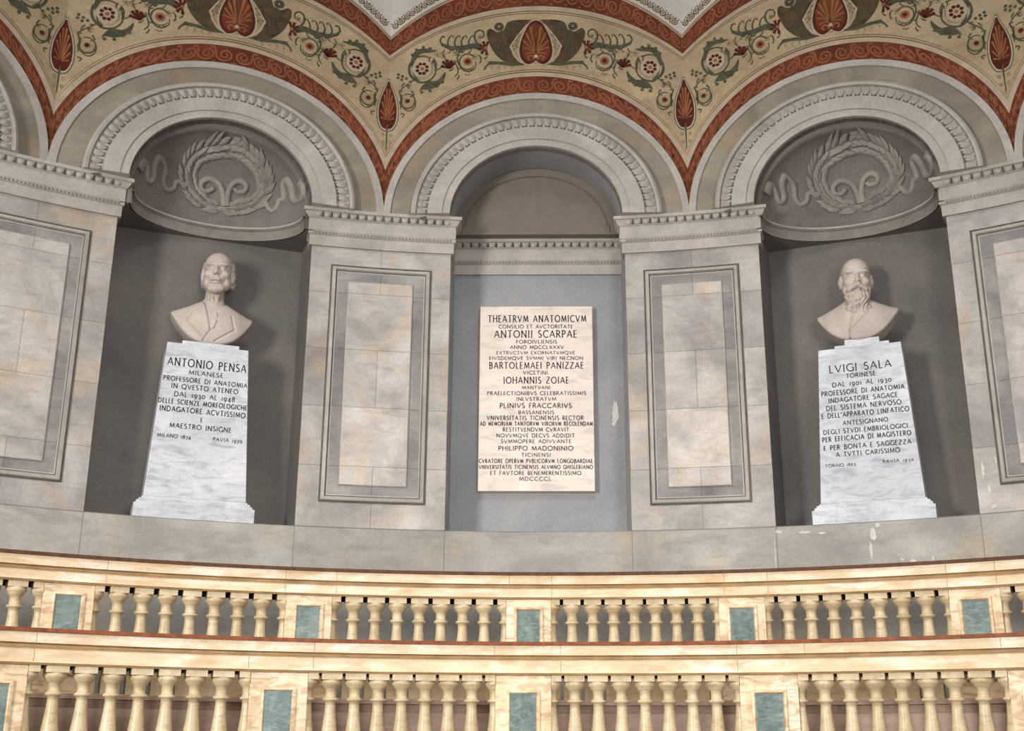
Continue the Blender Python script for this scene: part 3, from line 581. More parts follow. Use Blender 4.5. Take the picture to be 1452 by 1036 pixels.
    for (x, z, a) in ((-0.90, 6.32, 200), (-0.93, 6.245, 120), (-0.99, 6.255, 60), (-0.79, 6.47, 80), (-0.665, 6.49, 120), (-0.61, 6.42, 220), (-0.57, 6.36, 250), (-0.43, 6.53, 300), (-0.41, 6.50, 260), (-0.36, 6.53, 240)):
        ca, sa = math.cos(math.radians(a)), math.sin(math.radians(a))
        rib([(x, z), (x + 0.02 * ca - 0.006 * sa, z + 0.02 * sa + 0.006 * ca), (x + 0.042 * ca, z + 0.042 * sa)], 0.014, 'olive', 0.0025, (0.4, 0.9))
    rib([(-0.775, 6.46), (-0.79, 6.42), (-0.80, 6.38)], 0.010, 'grey', 0.0024)
    # --- half of the spandrel leaf on either side, folded over the crease
    def heart(sc, mat, off):
        pts = [(max(0.0, hu) * sc, 6.09 + (hz - 6.09) * (1 + (sc - 1) * 0.5)) for hu, hz in HEART]
        for sg in (1, -1): F.poly([T(sg * (-w_ + u), fd - off, z) for u, z in smooth_closed(pts, 2) if u >= -1e-6], LI[mat])
    heart(1.22, 'olive', 0.0020); heart(1.14, 'white', 0.0024); heart(1.0, 'maroon', 0.0028)
    for tip in ((0.012, 6.24), (0.03, 6.19), (0.044, 6.13), (0.052, 6.06), (0.05, 6.0)):
        for sg in (1, -1):
            for qd in ribbon(smooth([(0.004, 5.985), (tip[0] * 0.55, 5.985 + (tip[1] - 5.985) * 0.5), tip]), 0.014, (0.3, 1)): F.poly([T(sg * (-w_ + max(u, 0)), fd - 0.0032, z) for u, z in qd], LI['tan' if k in (1, 3) else 'rust'])
    for sg in (1, -1):
        F.poly([T(sg * (-w_ + u), fd - 0.0024, z) for u, z in ((0, 5.94), (0.006, 5.93), (0.004, 5.75), (0, 5.74))], LI['olive'])
        for (uu, zz) in ((0.03, 5.86), (0.024, 5.80)):
            F.poly([T(sg * (-w_ + uu + 0.012 * math.cos(t)), fd - 0.0024, zz + 0.016 * math.sin(t)) for t in [2 * math.pi * j / 8 for j in range(8)]], LI['grey'])
    F.build('painted_lunette', [M[n] for n in LMATS], wall, fix=False)

# ---- ceiling: pale plaster above the painted arches, curving inward over the hall
CE = MB()
for k in range(5):
    T = T_(k); fd = BAY[k]['fd']; w_ = BAY[k]['w']; sx = w_ / W0
    c0 = crv(k, 1.64 * sx, 1.975)
    top = [(u, 7.6) for u, z in c0]
    CE.grid([[T(u, fd, z) for u, z in c0], [T(u, fd, max(z, 7.3)) for u, z in c0]], 0)
    rows = []
    for i in range(9):
        q = math.pi / 2 * i / 8
        rows.append([T(u * (1 - 0.9 * (1 - math.cos(q))), fd * (1 - 0.9 * (1 - math.cos(q))), 7.3 + 3.2 * math.sin(q)) for u, z in c0])
    CE.grid(rows, 0)
ceil = CE.build('ceiling', [M['pale']]); tag(ceil, 'pale plaster vault rising above the painted arches', 'ceiling', kind='structure')
for k in range(5): lunette(k)
# ------------------------------------------------------------------ lettering
def arc(cx, cy, rx, ry, a0, a1, n=9): return [(cx + rx * math.cos(math.radians(a0 + (a1 - a0) * i / n)), cy + ry * math.sin(math.radians(a0 + (a1 - a0) * i / n))) for i in range(n + 1)]
GL = {
 'A': (0.78, [[(0.02, 0), (0.39, 1)], [(0.39, 1), (0.76, 0)], [(0.16, 0.34), (0.62, 0.34)]]),
 'B': (0.60, [[(0.08, 0), (0.08, 1)], [(0.08, 1), (0.26, 1)] + arc(0.28, 0.76, 0.22, 0.24, 90, -90) + [(0.08, 0.52)], [(0.08, 0.52), (0.30, 0.52)] + arc(0.30, 0.26, 0.25, 0.26, 90, -90) + [(0.08, 0)]]),
 'C': (0.78, [arc(0.48, 0.5, 0.44, 0.5, 48, 312, 14)]),
 'D': (0.80, [[(0.08, 0), (0.08, 1)], [(0.08, 1), (0.30, 1)] + arc(0.32, 0.5, 0.42, 0.5, 90, -90, 12) + [(0.08, 0)]]),
 'E': (0.52, [[(0.08, 0), (0.08, 1)], [(0.08, 1), (0.47, 1)], [(0.08, 0.52), (0.42, 0.52)], [(0.08, 0), (0.48, 0)]]),
 'F': (0.50, [[(0.08, 0), (0.08, 1)], [(0.08, 1), (0.47, 1)], [(0.08, 0.52), (0.42, 0.52)]]),
 'G': (0.82, [arc(0.48, 0.5, 0.44, 0.5, 48, 330, 14), [(0.80, 0.05), (0.80, 0.45)], [(0.62, 0.45), (0.84, 0.45)]]),
 'H': (0.78, [[(0.08, 0), (0.08, 1)], [(0.70, 0), (0.70, 1)], [(0.08, 0.52), (0.70, 0.52)]]),
 'I': (0.22, [[(0.11, 0), (0.11, 1)]]),
 'L': (0.50, [[(0.08, 0), (0.08, 1)], [(0.08, 0), (0.47, 0)]]),
 'M': (0.94, [[(0.06, 0), (0.16, 1)], [(0.16, 1), (0.47, 0.08)], [(0.47, 0.08), (0.78, 1)], [(0.78, 1), (0.88, 0)]]),
 'N': (0.82, [[(0.09, 0), (0.09, 1)], [(0.09, 1), (0.73, 0)], [(0.73, 0), (0.73, 1)]]),
 'O': (0.96, [arc(0.48, 0.5, 0.44, 0.5, 0, 360, 20)]),
 'P': (0.56, [[(0.08, 0), (0.08, 1)], [(0.08, 1), (0.27, 1)] + arc(0.27, 0.74, 0.24, 0.26, 90, -90) + [(0.08, 0.48)]]),
 'Q': (1.0, [arc(0.48, 0.5, 0.44, 0.5, 0, 360, 20), [(0.52, 0.06), (0.98, -0.18)]]),
 'R': (0.64, [[(0.08, 0), (0.08, 1)], [(0.08, 1), (0.27, 1)] + arc(0.27, 0.75, 0.23, 0.25, 90, -90) + [(0.08, 0.5)], [(0.27, 0.5), (0.62, 0)]]),
 'S': (0.54, [arc(0.27, 0.76, 0.20, 0.24, 40, 240, 9) + arc(0.26, 0.26, 0.23, 0.26, 70, -140, 9)]),
 'T': (0.68, [[(0.34, 0), (0.34, 1)], [(0.02, 1), (0.66, 1)]]),
 'V': (0.76, [[(0.02, 1), (0.38, 0)], [(0.38, 0), (0.74, 1)]]),
 'X': (0.74, [[(0.05, 0), (0.69, 1)], [(0.05, 1), (0.69, 0)]]),
 'Z': (0.68, [[(0.05, 1), (0.62, 1)], [(0.62, 1), (0.04, 0)], [(0.04, 0), (0.64, 0)]]),
 "'": (0.16, [[(0.09, 1), (0.06, 0.75)]]),
 '0': (0.62, [arc(0.31, 0.36, 0.26, 0.36, 0, 360, 16)]),
 '1': (0.26, [[(0.13, 0), (0.13, 0.74)]]),
 '3': (0.50, [arc(0.22, 0.50, 0.18, 0.22, 140, -80, 8), arc(0.21, 0.04, 0.24, 0.26, 80, -110, 9)]),
 '4': (0.60, [[(0.42, -0.28), (0.42, 0.74)], [(0.42, 0.74), (0.03, 0.02)], [(0.03, 0.02), (0.57, 0.02)]]),
 '6': (0.58, [arc(0.29, 0.30, 0.23, 0.30, 0, 360, 14), [(0.07, 0.36), (0.2, 0.75), (0.42, 1.0)]]),
 '7': (0.52, [[(0.04, 0.72), (0.48, 0.72)], [(0.48, 0.72), (0.16, -0.28)]]),
 '8': (0.56, [arc(0.28, 0.74, 0.18, 0.24, 0, 360, 14), arc(0.28, 0.25, 0.23, 0.26, 0, 360, 14)]),
 '9': (0.58, [arc(0.29, 0.42, 0.23, 0.30, 0, 360, 14), [(0.51, 0.36), (0.38, -0.03), (0.16, -0.28)]]),
}
def lettering(lines, P, name, parent):
    """lines: (text, left, right, baseline, height); P(u, z) -> point of the stone's face"""
    F = MB()
    for txt, l, r_, zb, h in lines:
        big = h > 0.035; h = h * 1.05
        ws = [0.45 if c == ' ' else GL[c][0] for c in txt]; n = len(txt) - 1
        xs = min(1.3, max(0.5, (r_ - l - n * 0.2 * h) / (sum(ws) * h))) if n else 1.0
        nat = sum(ws) * h * xs; gap = (r_ - l - nat) / n if n else 0
        x = l if n else (l + r_) / 2 - nat / 2
        for c, wd in zip(txt, ws):
            if c != ' ':
                for st in GL[c][1]:
                    pts = [(x + a * h * xs, zb + b * h) for a, b in st]
                    dx, dz = abs(pts[-1][0] - pts[0][0]), abs(pts[-1][1] - pts[0][1])
                    thin = (len(st) == 2 and dz < dx * 0.3) or (len(st) == 2 and pts[-1][0] > pts[0][0] and pts[-1][1] > pts[0][1] and dx > 1e-4) 
                    for qd in ribbon(pts, h * ((0.10 if thin else 0.135) if big else (0.125 if thin else 0.165))): F.poly([P(u, z) for u, z in qd], 0)
                    if len(st) == 2 and dx < 0.05 * h:                       # small serifs on the upright stems
                        for e in pts:
                            F.poly([P(e[0] - 0.10 * h, e[1] - 0.035 * h), P(e[0] + 0.10 * h, e[1] - 0.035 * h), P(e[0] + 0.10 * h, e[1] + 0.035 * h), P(e[0] - 0.10 * h, e[1] + 0.035 * h)], 0)
            x += wd * h * xs + gap
    o = F.build(name, [M['ink']], parent, fix=False); o['label'] = 'dark incised capitals'
    return o

# ---- inscription tablet in the centre niche
tb = empty('inscription_tablet', T_(2)(0, 6.36, 3.315))
tag(tb, 'tall cream marble tablet carved with a dark Latin inscription, in the centre niche', 'tablet')
T2 = T_(2)
F = MB(); F.box(T2, -0.407, 0.408, 6.302, 6.3595, 3.315, 4.682)
F.build('slab', [M['plaque']], tb, bevel=0.004)
lettering(PLAQUE_TEXT, lambda u, z: T2(u, 6.3, z), 'inscription', tb)

# ---- pedestals
def pedestal(k, text, label, cu):
    T = T_(k); t = empty('bust_pedestal', T(cu, 6.18, ZB)); tag(t, label, 'pedestal', 'marble pedestals under the busts')
    df = 6.03
    F = MB()
    zz = [(3.118, 0.321, df), (4.15, 0.264, df)]
    rows = [[T(cu - hw, d, z), T(cu + hw, d, z), T(cu + hw, 6.34, z), T(cu - hw, 6.34, z)] for z, hw, d in zz]
    F.grid(rows, 0, closed=True); F.poly(rows[1], 0); F.poly(rows[0], 0)
    F.build('shaft', [M['carrara']], t, bevel=0.004)
    F = MB()
    prof = [(ZB + 0.0005, 0.375, 0.0), (3.07, 0.375, 0.0), (3.072, 0.362, 0.012), (3.088, 0.360, 0.013), (3.09, 0.349, 0.018), (3.104, 0.345, 0.02), (3.106, 0.331, 0.026), (3.1175, 0.328, 0.028)]
    rows = [[T(cu - hw, 6.0 + o, z), T(cu + hw, 6.0 + o, z), T(cu + hw, 6.345, z), T(cu - hw, 6.345, z)] for z, hw, o in prof]
    F.grid(rows, 0, closed=True); F.poly(rows[0], 0); F.poly(rows[-1], 0)
    F.build('moulded_base', [M['carrara']], t)
    lettering(text, lambda u, z: T(u, df - 0.0015, z), 'inscription', t)
    return t
pedestal(1, PENSA_TEXT, 'tapered white marble pedestal under the clean-shaven bust, inscribed with ten lines', 0.010)
pedestal(3, SALA_TEXT, 'tapered white marble pedestal under the bearded bust, inscribed with thirteen lines', -0.010)

# ------------------------------------------------------------------ marble busts, grown as one continuous skin from a distance field
def surface_nets(D, org, h):
    nx, ny, nz = D.shape
    S = D < 0
    corners = [(i, j, k) for i in (0, 1) for j in (0, 1) for k in (0, 1)]
    cut = np.zeros((nx - 1, ny - 1, nz - 1), int)
    for (i, j, k) in corners: cut += S[i:nx - 1 + i, j:ny - 1 + j, k:nz - 1 + k]
    mask = (cut > 0) & (cut < 8)
    idx = -np.ones(mask.shape, int); ii = np.argwhere(mask); idx[mask] = np.arange(len(ii))
    acc = np.zeros((len(ii), 3)); cnt = np.zeros(len(ii))
    I, J, K = ii.T
    for a in corners:
        for ax in range(3):
            if a[ax]: continue
            b = list(a); b[ax] = 1
            da = D[I + a[0], J + a[1], K + a[2]]; db = D[I + b[0], J + b[1], K + b[2]]
            c = (da < 0) != (db < 0); t = np.where(c, da / np.where(c, da - db, 1), 0)
            p = np.array(a, float)[None] + np.eye(3)[ax][None] * t[:, None]
            acc[c] += p[c]; cnt[c] += 1
    V = (ii + acc / cnt[:, None]) * h + org
    faces = []
    for ax in range(3):
        o1, o2 = [a for a in range(3) if a != ax]
        sl0 = [slice(None)] * 3; sl1 = [slice(None)] * 3; sl0[ax] = slice(0, -1); sl1[ax] = slice(1, None)
        ch = S[tuple(sl0)] != S[tuple(sl1)]
        e = np.argwhere(ch)
        ok = (e[:, o1] > 0) & (e[:, o2] > 0) & (e[:, o1] < D.shape[o1] - 1) & (e[:, o2] < D.shape[o2] - 1)
        e = e[ok]; q = []
        for d1, d2 in ((0, 0), (1, 0), (1, 1), (0, 1)):
            c = e.copy(); c[:, o1] -= d1; c[:, o2] -= d2; q.append(idx[c[:, 0], c[:, 1], c[:, 2]])
        q = np.stack(q, 1); inside = S[e[:, 0], e[:, 1], e[:, 2]]
        flip = inside if ax != 1 else ~inside
        q[flip] = q[flip][:, ::-1]; faces.append(q)
    return V, np.concatenate(faces)
def smin(a, b, k): h = np.clip(0.5 + 0.5 * (b - a) / k, 0, 1); return b + (a - b) * h - k * h * (1 - h)
def smax(a, b, k): return -smin(-a, -b, k)
def ell(P, c, r_):
    q = [(P[i] - c[i]) / r_[i] for i in range(3)]; k0 = np.sqrt(q[0] ** 2 + q[1] ** 2 + q[2] ** 2)
    k1 = np.sqrt((q[0] / r_[0]) ** 2 + (q[1] / r_[1]) ** 2 + (q[2] / r_[2]) ** 2)
    return k0 * (k0 - 1) / np.maximum(k1, 1e-6)
def cap(P, a, b, ra, rb=None):
    rb = ra if rb is None else rb; ab = [b[i] - a[i] for i in range(3)]; l2 = sum(x * x for x in ab)
    t = np.clip(sum((P[i] - a[i]) * ab[i] for i in range(3)) / l2, 0, 1)
    return np.sqrt(sum((P[i] - a[i] - ab[i] * t) ** 2 for i in range(3))) - (ra + (rb - ra) * t)
def groove(X, Z, pts, wd):
    d = np.full(X.shape, 9.0)
    for (x0, z0), (x1, z1) in zip(pts[:-1], pts[1:]):
        ux, uz = x1 - x0, z1 - z0; t = np.clip(((X - x0) * ux + (Z - z0) * uz) / (ux * ux + uz * uz + 1e-9), 0, 1)
        d = np.minimum(d, np.hypot(X - x0 - ux * t, Z - z0 - uz * t))
    return np.exp(-(d / wd) ** 2)
def inpoly(X, Z, pts):
    c = np.zeros(X.shape, bool); n = len(pts)
    for i in range(n):
        (x0, z0), (x1, z1) = pts[i], pts[(i + 1) % n]
        if z0 == z1: continue
        k = ((z0 > Z) != (z1 > Z)) & (X < (x1 - x0) * (Z - z0) / (z1 - z0) + x0); c ^= k
    return c
def head_local(P, hc, yaw, pitch, tilt, s):
    x, y, z = P[0] - hc[0], P[1] - hc[1], P[2] - hc[2]
    c, q = math.cos(yaw), math.sin(yaw); x, y = x * c - y * q, x * q + y * c
    c, q = math.cos(pitch), math.sin(pitch); y, z = y * c + z * q, -y * q + z * c
    c, q = math.cos(tilt), math.sin(tilt); x, z = x * c - z * q, x * q + z * c
    return (x / s, y / s, z / s)
def face(H, gaunt=0.0):
    """head in its own frame: y forward, z up, centre between the ears"""
    ax = np.abs(H[0]); HS = (ax, H[1], H[2])
    d = ell(H, (0, -0.028, 0.055), (0.083, 0.108, 0.092))
    d = smin(d, ell(H, (0, 0.028, 0.052), (0.070, 0.066, 0.072)), 0.03)
    d = smin(d, ell(H, (0, 0.03, -0.045), (0.064 - 0.004 * gaunt, 0.066, 0.088)), 0.03)
    d = smin(d, ell(H, (0, 0.066, -0.118), (0.030, 0.028, 0.024)), 0.022)
    d = smin(d, cap(HS, (0.062, 0.0, -0.055), (0.03, 0.06, -0.112), 0.018), 0.02)
    d = smin(d, ell(HS, (0.056, 0.006, -0.035), (0.025, 0.05, 0.062)), 0.02)
    d = smin(d, ell(HS, (0.046, 0.064, -0.022), (0.026, 0.022, 0.020)), 0.02)
    d = smin(d, ell(HS, (0.034, 0.086, 0.036), (0.030, 0.014, 0.011)), 0.014)
    d = smax(d, -ell(HS, (0.033, 0.105, 0.008), (0.024, 0.026, 0.018)), 0.010)
    d = smin(d, ell(HS, (0.032, 0.073, 0.008), (0.0165, 0.0165, 0.0125)), 0.003)
    lid = np.abs(H[2] - 0.010 - 0.35 * (0.02 - np.abs(ax - 0.032)) ) ; 
    d = d + 0.003 * np.exp(-((H[2] - 0.009) / 0.003) ** 2 - ((ax - 0.032) / 0.014) ** 2) * (H[1] > 0.06)
    d = smin(d, cap(H, (0, 0.090, 0.026), (0, 0.119, -0.028), 0.0085, 0.0135), 0.010)
    d = smin(d, ell(HS, (0.013, 0.104, -0.033), (0.0105, 0.012, 0.0095)), 0.006)
    d = d + gaunt * 0.007 * np.exp(-((ax - 0.047) / 0.014) ** 2 - ((H[2] + 0.062) / 0.024) ** 2) * (H[1] > 0.02)
    d = d + 0.007 * groove(ax, H[2], [(0.018, -0.034), (0.036, -0.062), (0.038, -0.082)], 0.006) * (H[1] > 0.04)
    d = smin(d, ell(H, (0, 0.089, -0.066), (0.028, 0.014, 0.0085)), 0.008)
    d = smin(d, ell(H, (0, 0.087, -0.083), (0.024, 0.013, 0.0085)), 0.008)
    d = d + 0.009 * groove(H[0], H[2], [(-0.028, -0.0755), (0, -0.0735), (0.028, -0.0755)], 0.0035) * (H[1] > 0.05)
    d = d + 0.003 * groove(H[0], H[2], [(-0.018, -0.097), (0.018, -0.097)], 0.006) * (H[1] > 0.05)
    ear = ell(HS, (0.089, -0.014, 0.0), (0.014, 0.025, 0.040)); ear = smax(ear, -ell(HS, (0.098, -0.004, 0.006), (0.010, 0.012, 0.022)), 0.006)
    ear = smin(ear, ell(HS, (0.085, -0.006, -0.036), (0.008, 0.010, 0.012)), 0.008)
    return smin(d, ear, 0.008)
def bust(kind):
    h = 0.0037
    xs = np.arange(-0.31, 0.31, h); ys = np.arange(-0.155, 0.185, h); zs = np.arange(-0.015, 0.74, h)
    P = np.meshgrid(xs, ys, zs, indexing='ij'); X, Y, Z = P
    front = 1 / (1 + np.exp(-(Y - 0.0) / 0.02))
    # torso
    t = cap((np.abs(X), Y, Z), (0.05, -0.03, 0.222), (0.24, -0.035, 0.199), 0.075, 0.060)
    t = smin(t, ell(P, (0, 0.0, 0.13), (0.25, 0.115, 0.19)), 0.06)
    t = smin(t, ell(P, (0, -0.03, 0.27), (0.12, 0.08, 0.085)), 0.05)
    zc = 0.030 + 0.205 * np.abs(X / 0.272) ** 2.7
    t = smax(t, (zc - Z) * 0.75, 0.012)
    t = smax(t, np.abs(X) - 0.268, 0.006)
    t = smax(t, -(Y + 0.125), 0.01)
    if kind == 'old':
        hc = (0.015, 0.005, 0.543); H = head_local(P, hc, -0.20, 0.06, 0.0, 1.15)
        d = face(H, 1.0)
        # side hair and brushed-back crown
        wav = 0.006 * np.sin(H[2] * 120 + 5 * np.sin(H[1] * 45) + 2 * np.sin(H[0] * 60))
        HS = (np.abs(H[0]), H[1], H[2])
        d = smin(d, ell(HS, (0.077, -0.036, 0.044), (0.015, 0.048, 0.050)) + wav, 0.012)
        d = smin(d, ell(HS, (0.084, -0.045, -0.030), (0.013, 0.028, 0.032)) + wav, 0.010)
        d = smin(d, ell(H, (0, -0.09, 0.03), (0.075, 0.05, 0.085)) + wav, 0.015)
        d = d + 0.003 * groove(H[0], H[2], [(-0.04, 0.075), (0, 0.078), (0.04, 0.075)], 0.004) * (H[1] > 0.02) + 0.003 * groove(H[0], H[2], [(-0.036, 0.092), (0, 0.095), (0.036, 0.092)], 0.004) * (H[1] > 0.02)
        neck = cap(P, (0.012, -0.015, 0.47), (0.0, -0.03, 0.28), 0.060, 0.068)
        for sx_ in (-1, 1): neck = smin(neck, cap(P, (0.013 + sx_ * 0.026, 0.030, 0.44), (0.0 + sx_ * 0.012, 0.052, 0.315), 0.012, 0.010), 0.012)
        neck = smin(neck, ell(P, (0.012, 0.040, 0.385), (0.012, 0.012, 0.02)), 0.012)
        # collar, shirt opening, tie and coat
        vee = [(-0.075, 0.36), (-0.02, 0.105), (-0.016, 0.10), (0.088, 0.345)]
        iv = inpoly(X, Z, vee)
        t = t - 0.010 * front * (~iv) + 0.005 * front * iv
        tie = inpoly(X, Z, [(-0.012, 0.245), (0.022, 0.245), (0.026, 0.20), (0.005, 0.115), (-0.018, 0.12), (-0.022, 0.20)])
        t = t - 0.010 * front * tie
        t = t + 0.011 * front * groove(X, Z, [(-0.018, 0.10), (-0.055, 0.035)], 0.005)
        t = t + 0.010 * front * groove(X, Z, [(-0.135, 0.225), (-0.17, 0.172), (-0.160, 0.155), (-0.07, 0.06)], 0.005)
        t = t + 0.011 * front * groove(X, Z, [(0.122, 0.23), (0.135, 0.165), (0.148, 0.130), (0.02, 0.035)], 0.005)
        col = smax(cap(P, (0.004, -0.02, 0.30), (0.004, -0.03, 0.35), 0.083, 0.076), Z - 0.362 + 0.45 * np.maximum(Y, 0), 0.006)
        col = smax(col, -inpoly(X, Z, [(-0.016, 0.30), (0.006, 0.268), (0.03, 0.30), (0.05, 0.40), (-0.04, 0.40)]) * 0.012 + col * 0, 0.004) if False else col
        t = smin(t, col, 0.008)
        body = smin(smin(t, neck, 0.012), d, 0.018)
    else:
        hc = (0.012, 0.022, 0.462); H = head_local(P, hc, 0.16, -0.05, 0.02, 1.14)
        d = face(H, 0.0)
        HS = (np.abs(H[0]), H[1], H[2])
        lk = 0.0045 * np.sin(H[0] * 210 + 3 * np.sin(H[2] * 60)) * np.cos(H[2] * 95 + 2 * np.sin(H[0] * 80))
        d = smin(d, ell(H, (0, -0.05, 0.045), (0.084, 0.092, 0.086)) + 0.2 * lk, 0.02)
        bd = ell(H, (0, 0.052, -0.135), (0.062, 0.058, 0.075))
        bd = smin(bd, cap(HS, (0.066, 0.012, -0.03), (0.05, 0.05, -0.10), 0.020, 0.026), 0.02)
        for bx, bz in ((-0.045, -0.178), (-0.018, -0.198), (0.016, -0.198), (0.044, -0.180)):
            bd = smin(bd, ell(H, (bx, 0.06, bz), (0.018, 0.030, 0.028)), 0.010)
        d = smin(d, bd + 1.5 * lk, 0.010)
        for sx_ in (-1, 1):
            d = smin(d, cap(H, (sx_ * 0.006, 0.108, -0.052), (sx_ * 0.044, 0.086, -0.074), 0.0145, 0.013) + 0.5 * lk, 0.005)
            d = smin(d, cap(H, (sx_ * 0.044, 0.086, -0.074), (sx_ * 0.068, 0.068, -0.080), 0.013, 0.006) + 0.5 * lk, 0.005)
        d = d + 0.007 * groove(H[0], H[2], [(-0.03, -0.083), (0.03, -0.083)], 0.006) * (H[1] > 0.05)
        neck = cap(P, (0.008, -0.01, 0.40), (0.0, -0.03, 0.26), 0.072, 0.080)
        t = t + 0.012 * front * groove(X, Z, [(-0.005, 0.27), (-0.045, 0.10), (-0.052, 0.035)], 0.005)
        t = t + 0.010 * front * groove(X, Z, [(0.085, 0.22), (0.0, 0.13), (-0.045, 0.095)], 0.005)
        t = t + 0.005 * front * groove(X, Z, [(0.06, 0.285), (0.10, 0.275), (0.112, 0.25), (0.09, 0.235)], 0.006) * 2
        body = smin(smin(t, neck, 0.02), d, 0.015)
    body = smax(body, -(Y + 0.145), 0.01)
    V, Fc = surface_nets(body, np.array([xs[0], ys[0], zs[0]]), h)
    return V, Fc
def make_bust(k, kind, cu, z0, label, socle):
    T = T_(k); dc = 6.165
    t = empty('marble_bust', T(cu, dc, z0)); tag(t, label, 'bust', 'marble portrait busts in the side niches')
    V, Fc = bust(kind)
    me = bpy.data.meshes.new('body')
    hgt = 0.052 if socle else 0.0
    P3 = np.array([T(cu + x, dc - y, z0 + z) for x, y, z in V]) - np.array(t.location)
    P3[:, 2] += {'old': 0.012, 'beard': 0.032}[kind]
    me.from_pydata(P3.tolist(), [], Fc.tolist()); me.materials.append(M['statue'])
    bm = bmesh.new(); bm.from_mesh(me)
    for _ in range(2): bmesh.ops.smooth_vert(bm, verts=bm.verts, factor=0.3, use_axis_x=True, use_axis_y=True, use_axis_z=True)
    bmesh.ops.recalc_face_normals(bm, faces=bm.faces)
    for f in bm.faces: f.smooth = True
    bm.to_mesh(me); bm.free()
    o = bpy.data.objects.new('body', me); COL.objects.link(o); o.parent = t
    F = MB()
    if socle:
        for (hw, za, zb2, dd) in ((0.175, z0, z0 + 0.022, 0.12), (0.112, z0 + 0.022, z0 + 0.068, 0.085)):
            F.box(T, cu - hw + 0.02, cu + hw + 0.02, dc - dd, dc + dd, za, zb2)
    else:
        F.box(T, cu - 0.186, cu + 0.186, dc - 0.115, dc + 0.115, z0, z0 + 0.028)
    o = F.build('plinth', [M['carrara']], t, bevel=0.004); o['label'] = 'white veined marble plinth'
    return t
make_bust(1, 'old', 0.028, 4.151, 'marble bust of a clean-shaven old man in coat and tie, on the left pedestal', False)
make_bust(3, 'beard', -0.014, 4.151, 'marble bust of a bald man with full beard and moustache, on the right pedestal', True)

# ------------------------------------------------------------------ stucco wreaths in the niche heads
def conch_pt(k, u, z, off=0.0):
    yf = 5.96; dp = DB[k] - 0.03 - yf
    def y_(u, z):
        r_ = 1 - (u / 0.59) ** 2 - (max(0.0, z - ZS) / 0.515) ** 2
        return yf + dp * math.sqrt(max(r_, 0.0))
    e = 0.004; gu = (y_(u + e, z) - y_(u - e, z)) / (2 * e); gz = (y_(u, z + e) - y_(u, z - e)) / (2 * e)
    gu = max(-1.5, min(1.5, gu)); gz = max(-1.5, min(1.5, gz))
    n = Vector((gu, -1, gz)).normalized()
    return T_(k)(u + n.x * off, y_(u, z) + n.y * off, z + n.z * off)
def strap(F, k, pts, wd, ht, taper=(1, 1)):
    P = smooth(pts, 5); n = len(P); rows = []
    for i in range(n):
        a, b = P[max(0, i - 1)], P[min(n - 1, i + 1)]; dx, dz = b[0] - a[0], b[1] - a[1]; l = math.hypot(dx, dz) or 1
        f = taper[0] + (taper[1] - taper[0]) * i / (n - 1); hw = wd * f / 2
        rows.append([conch_pt(k, P[i][0] + s * -dz / l * hw, P[i][1] + s * dx / l * hw, o) for s, o in ((-1, -0.004), (-0.8, ht * 0.7), (0, ht), (0.8, ht * 0.7), (1, -0.004))])
    F.grid(rows, 0, smooth=True); F.poly(rows[0], 0); F.poly(rows[-1], 0)
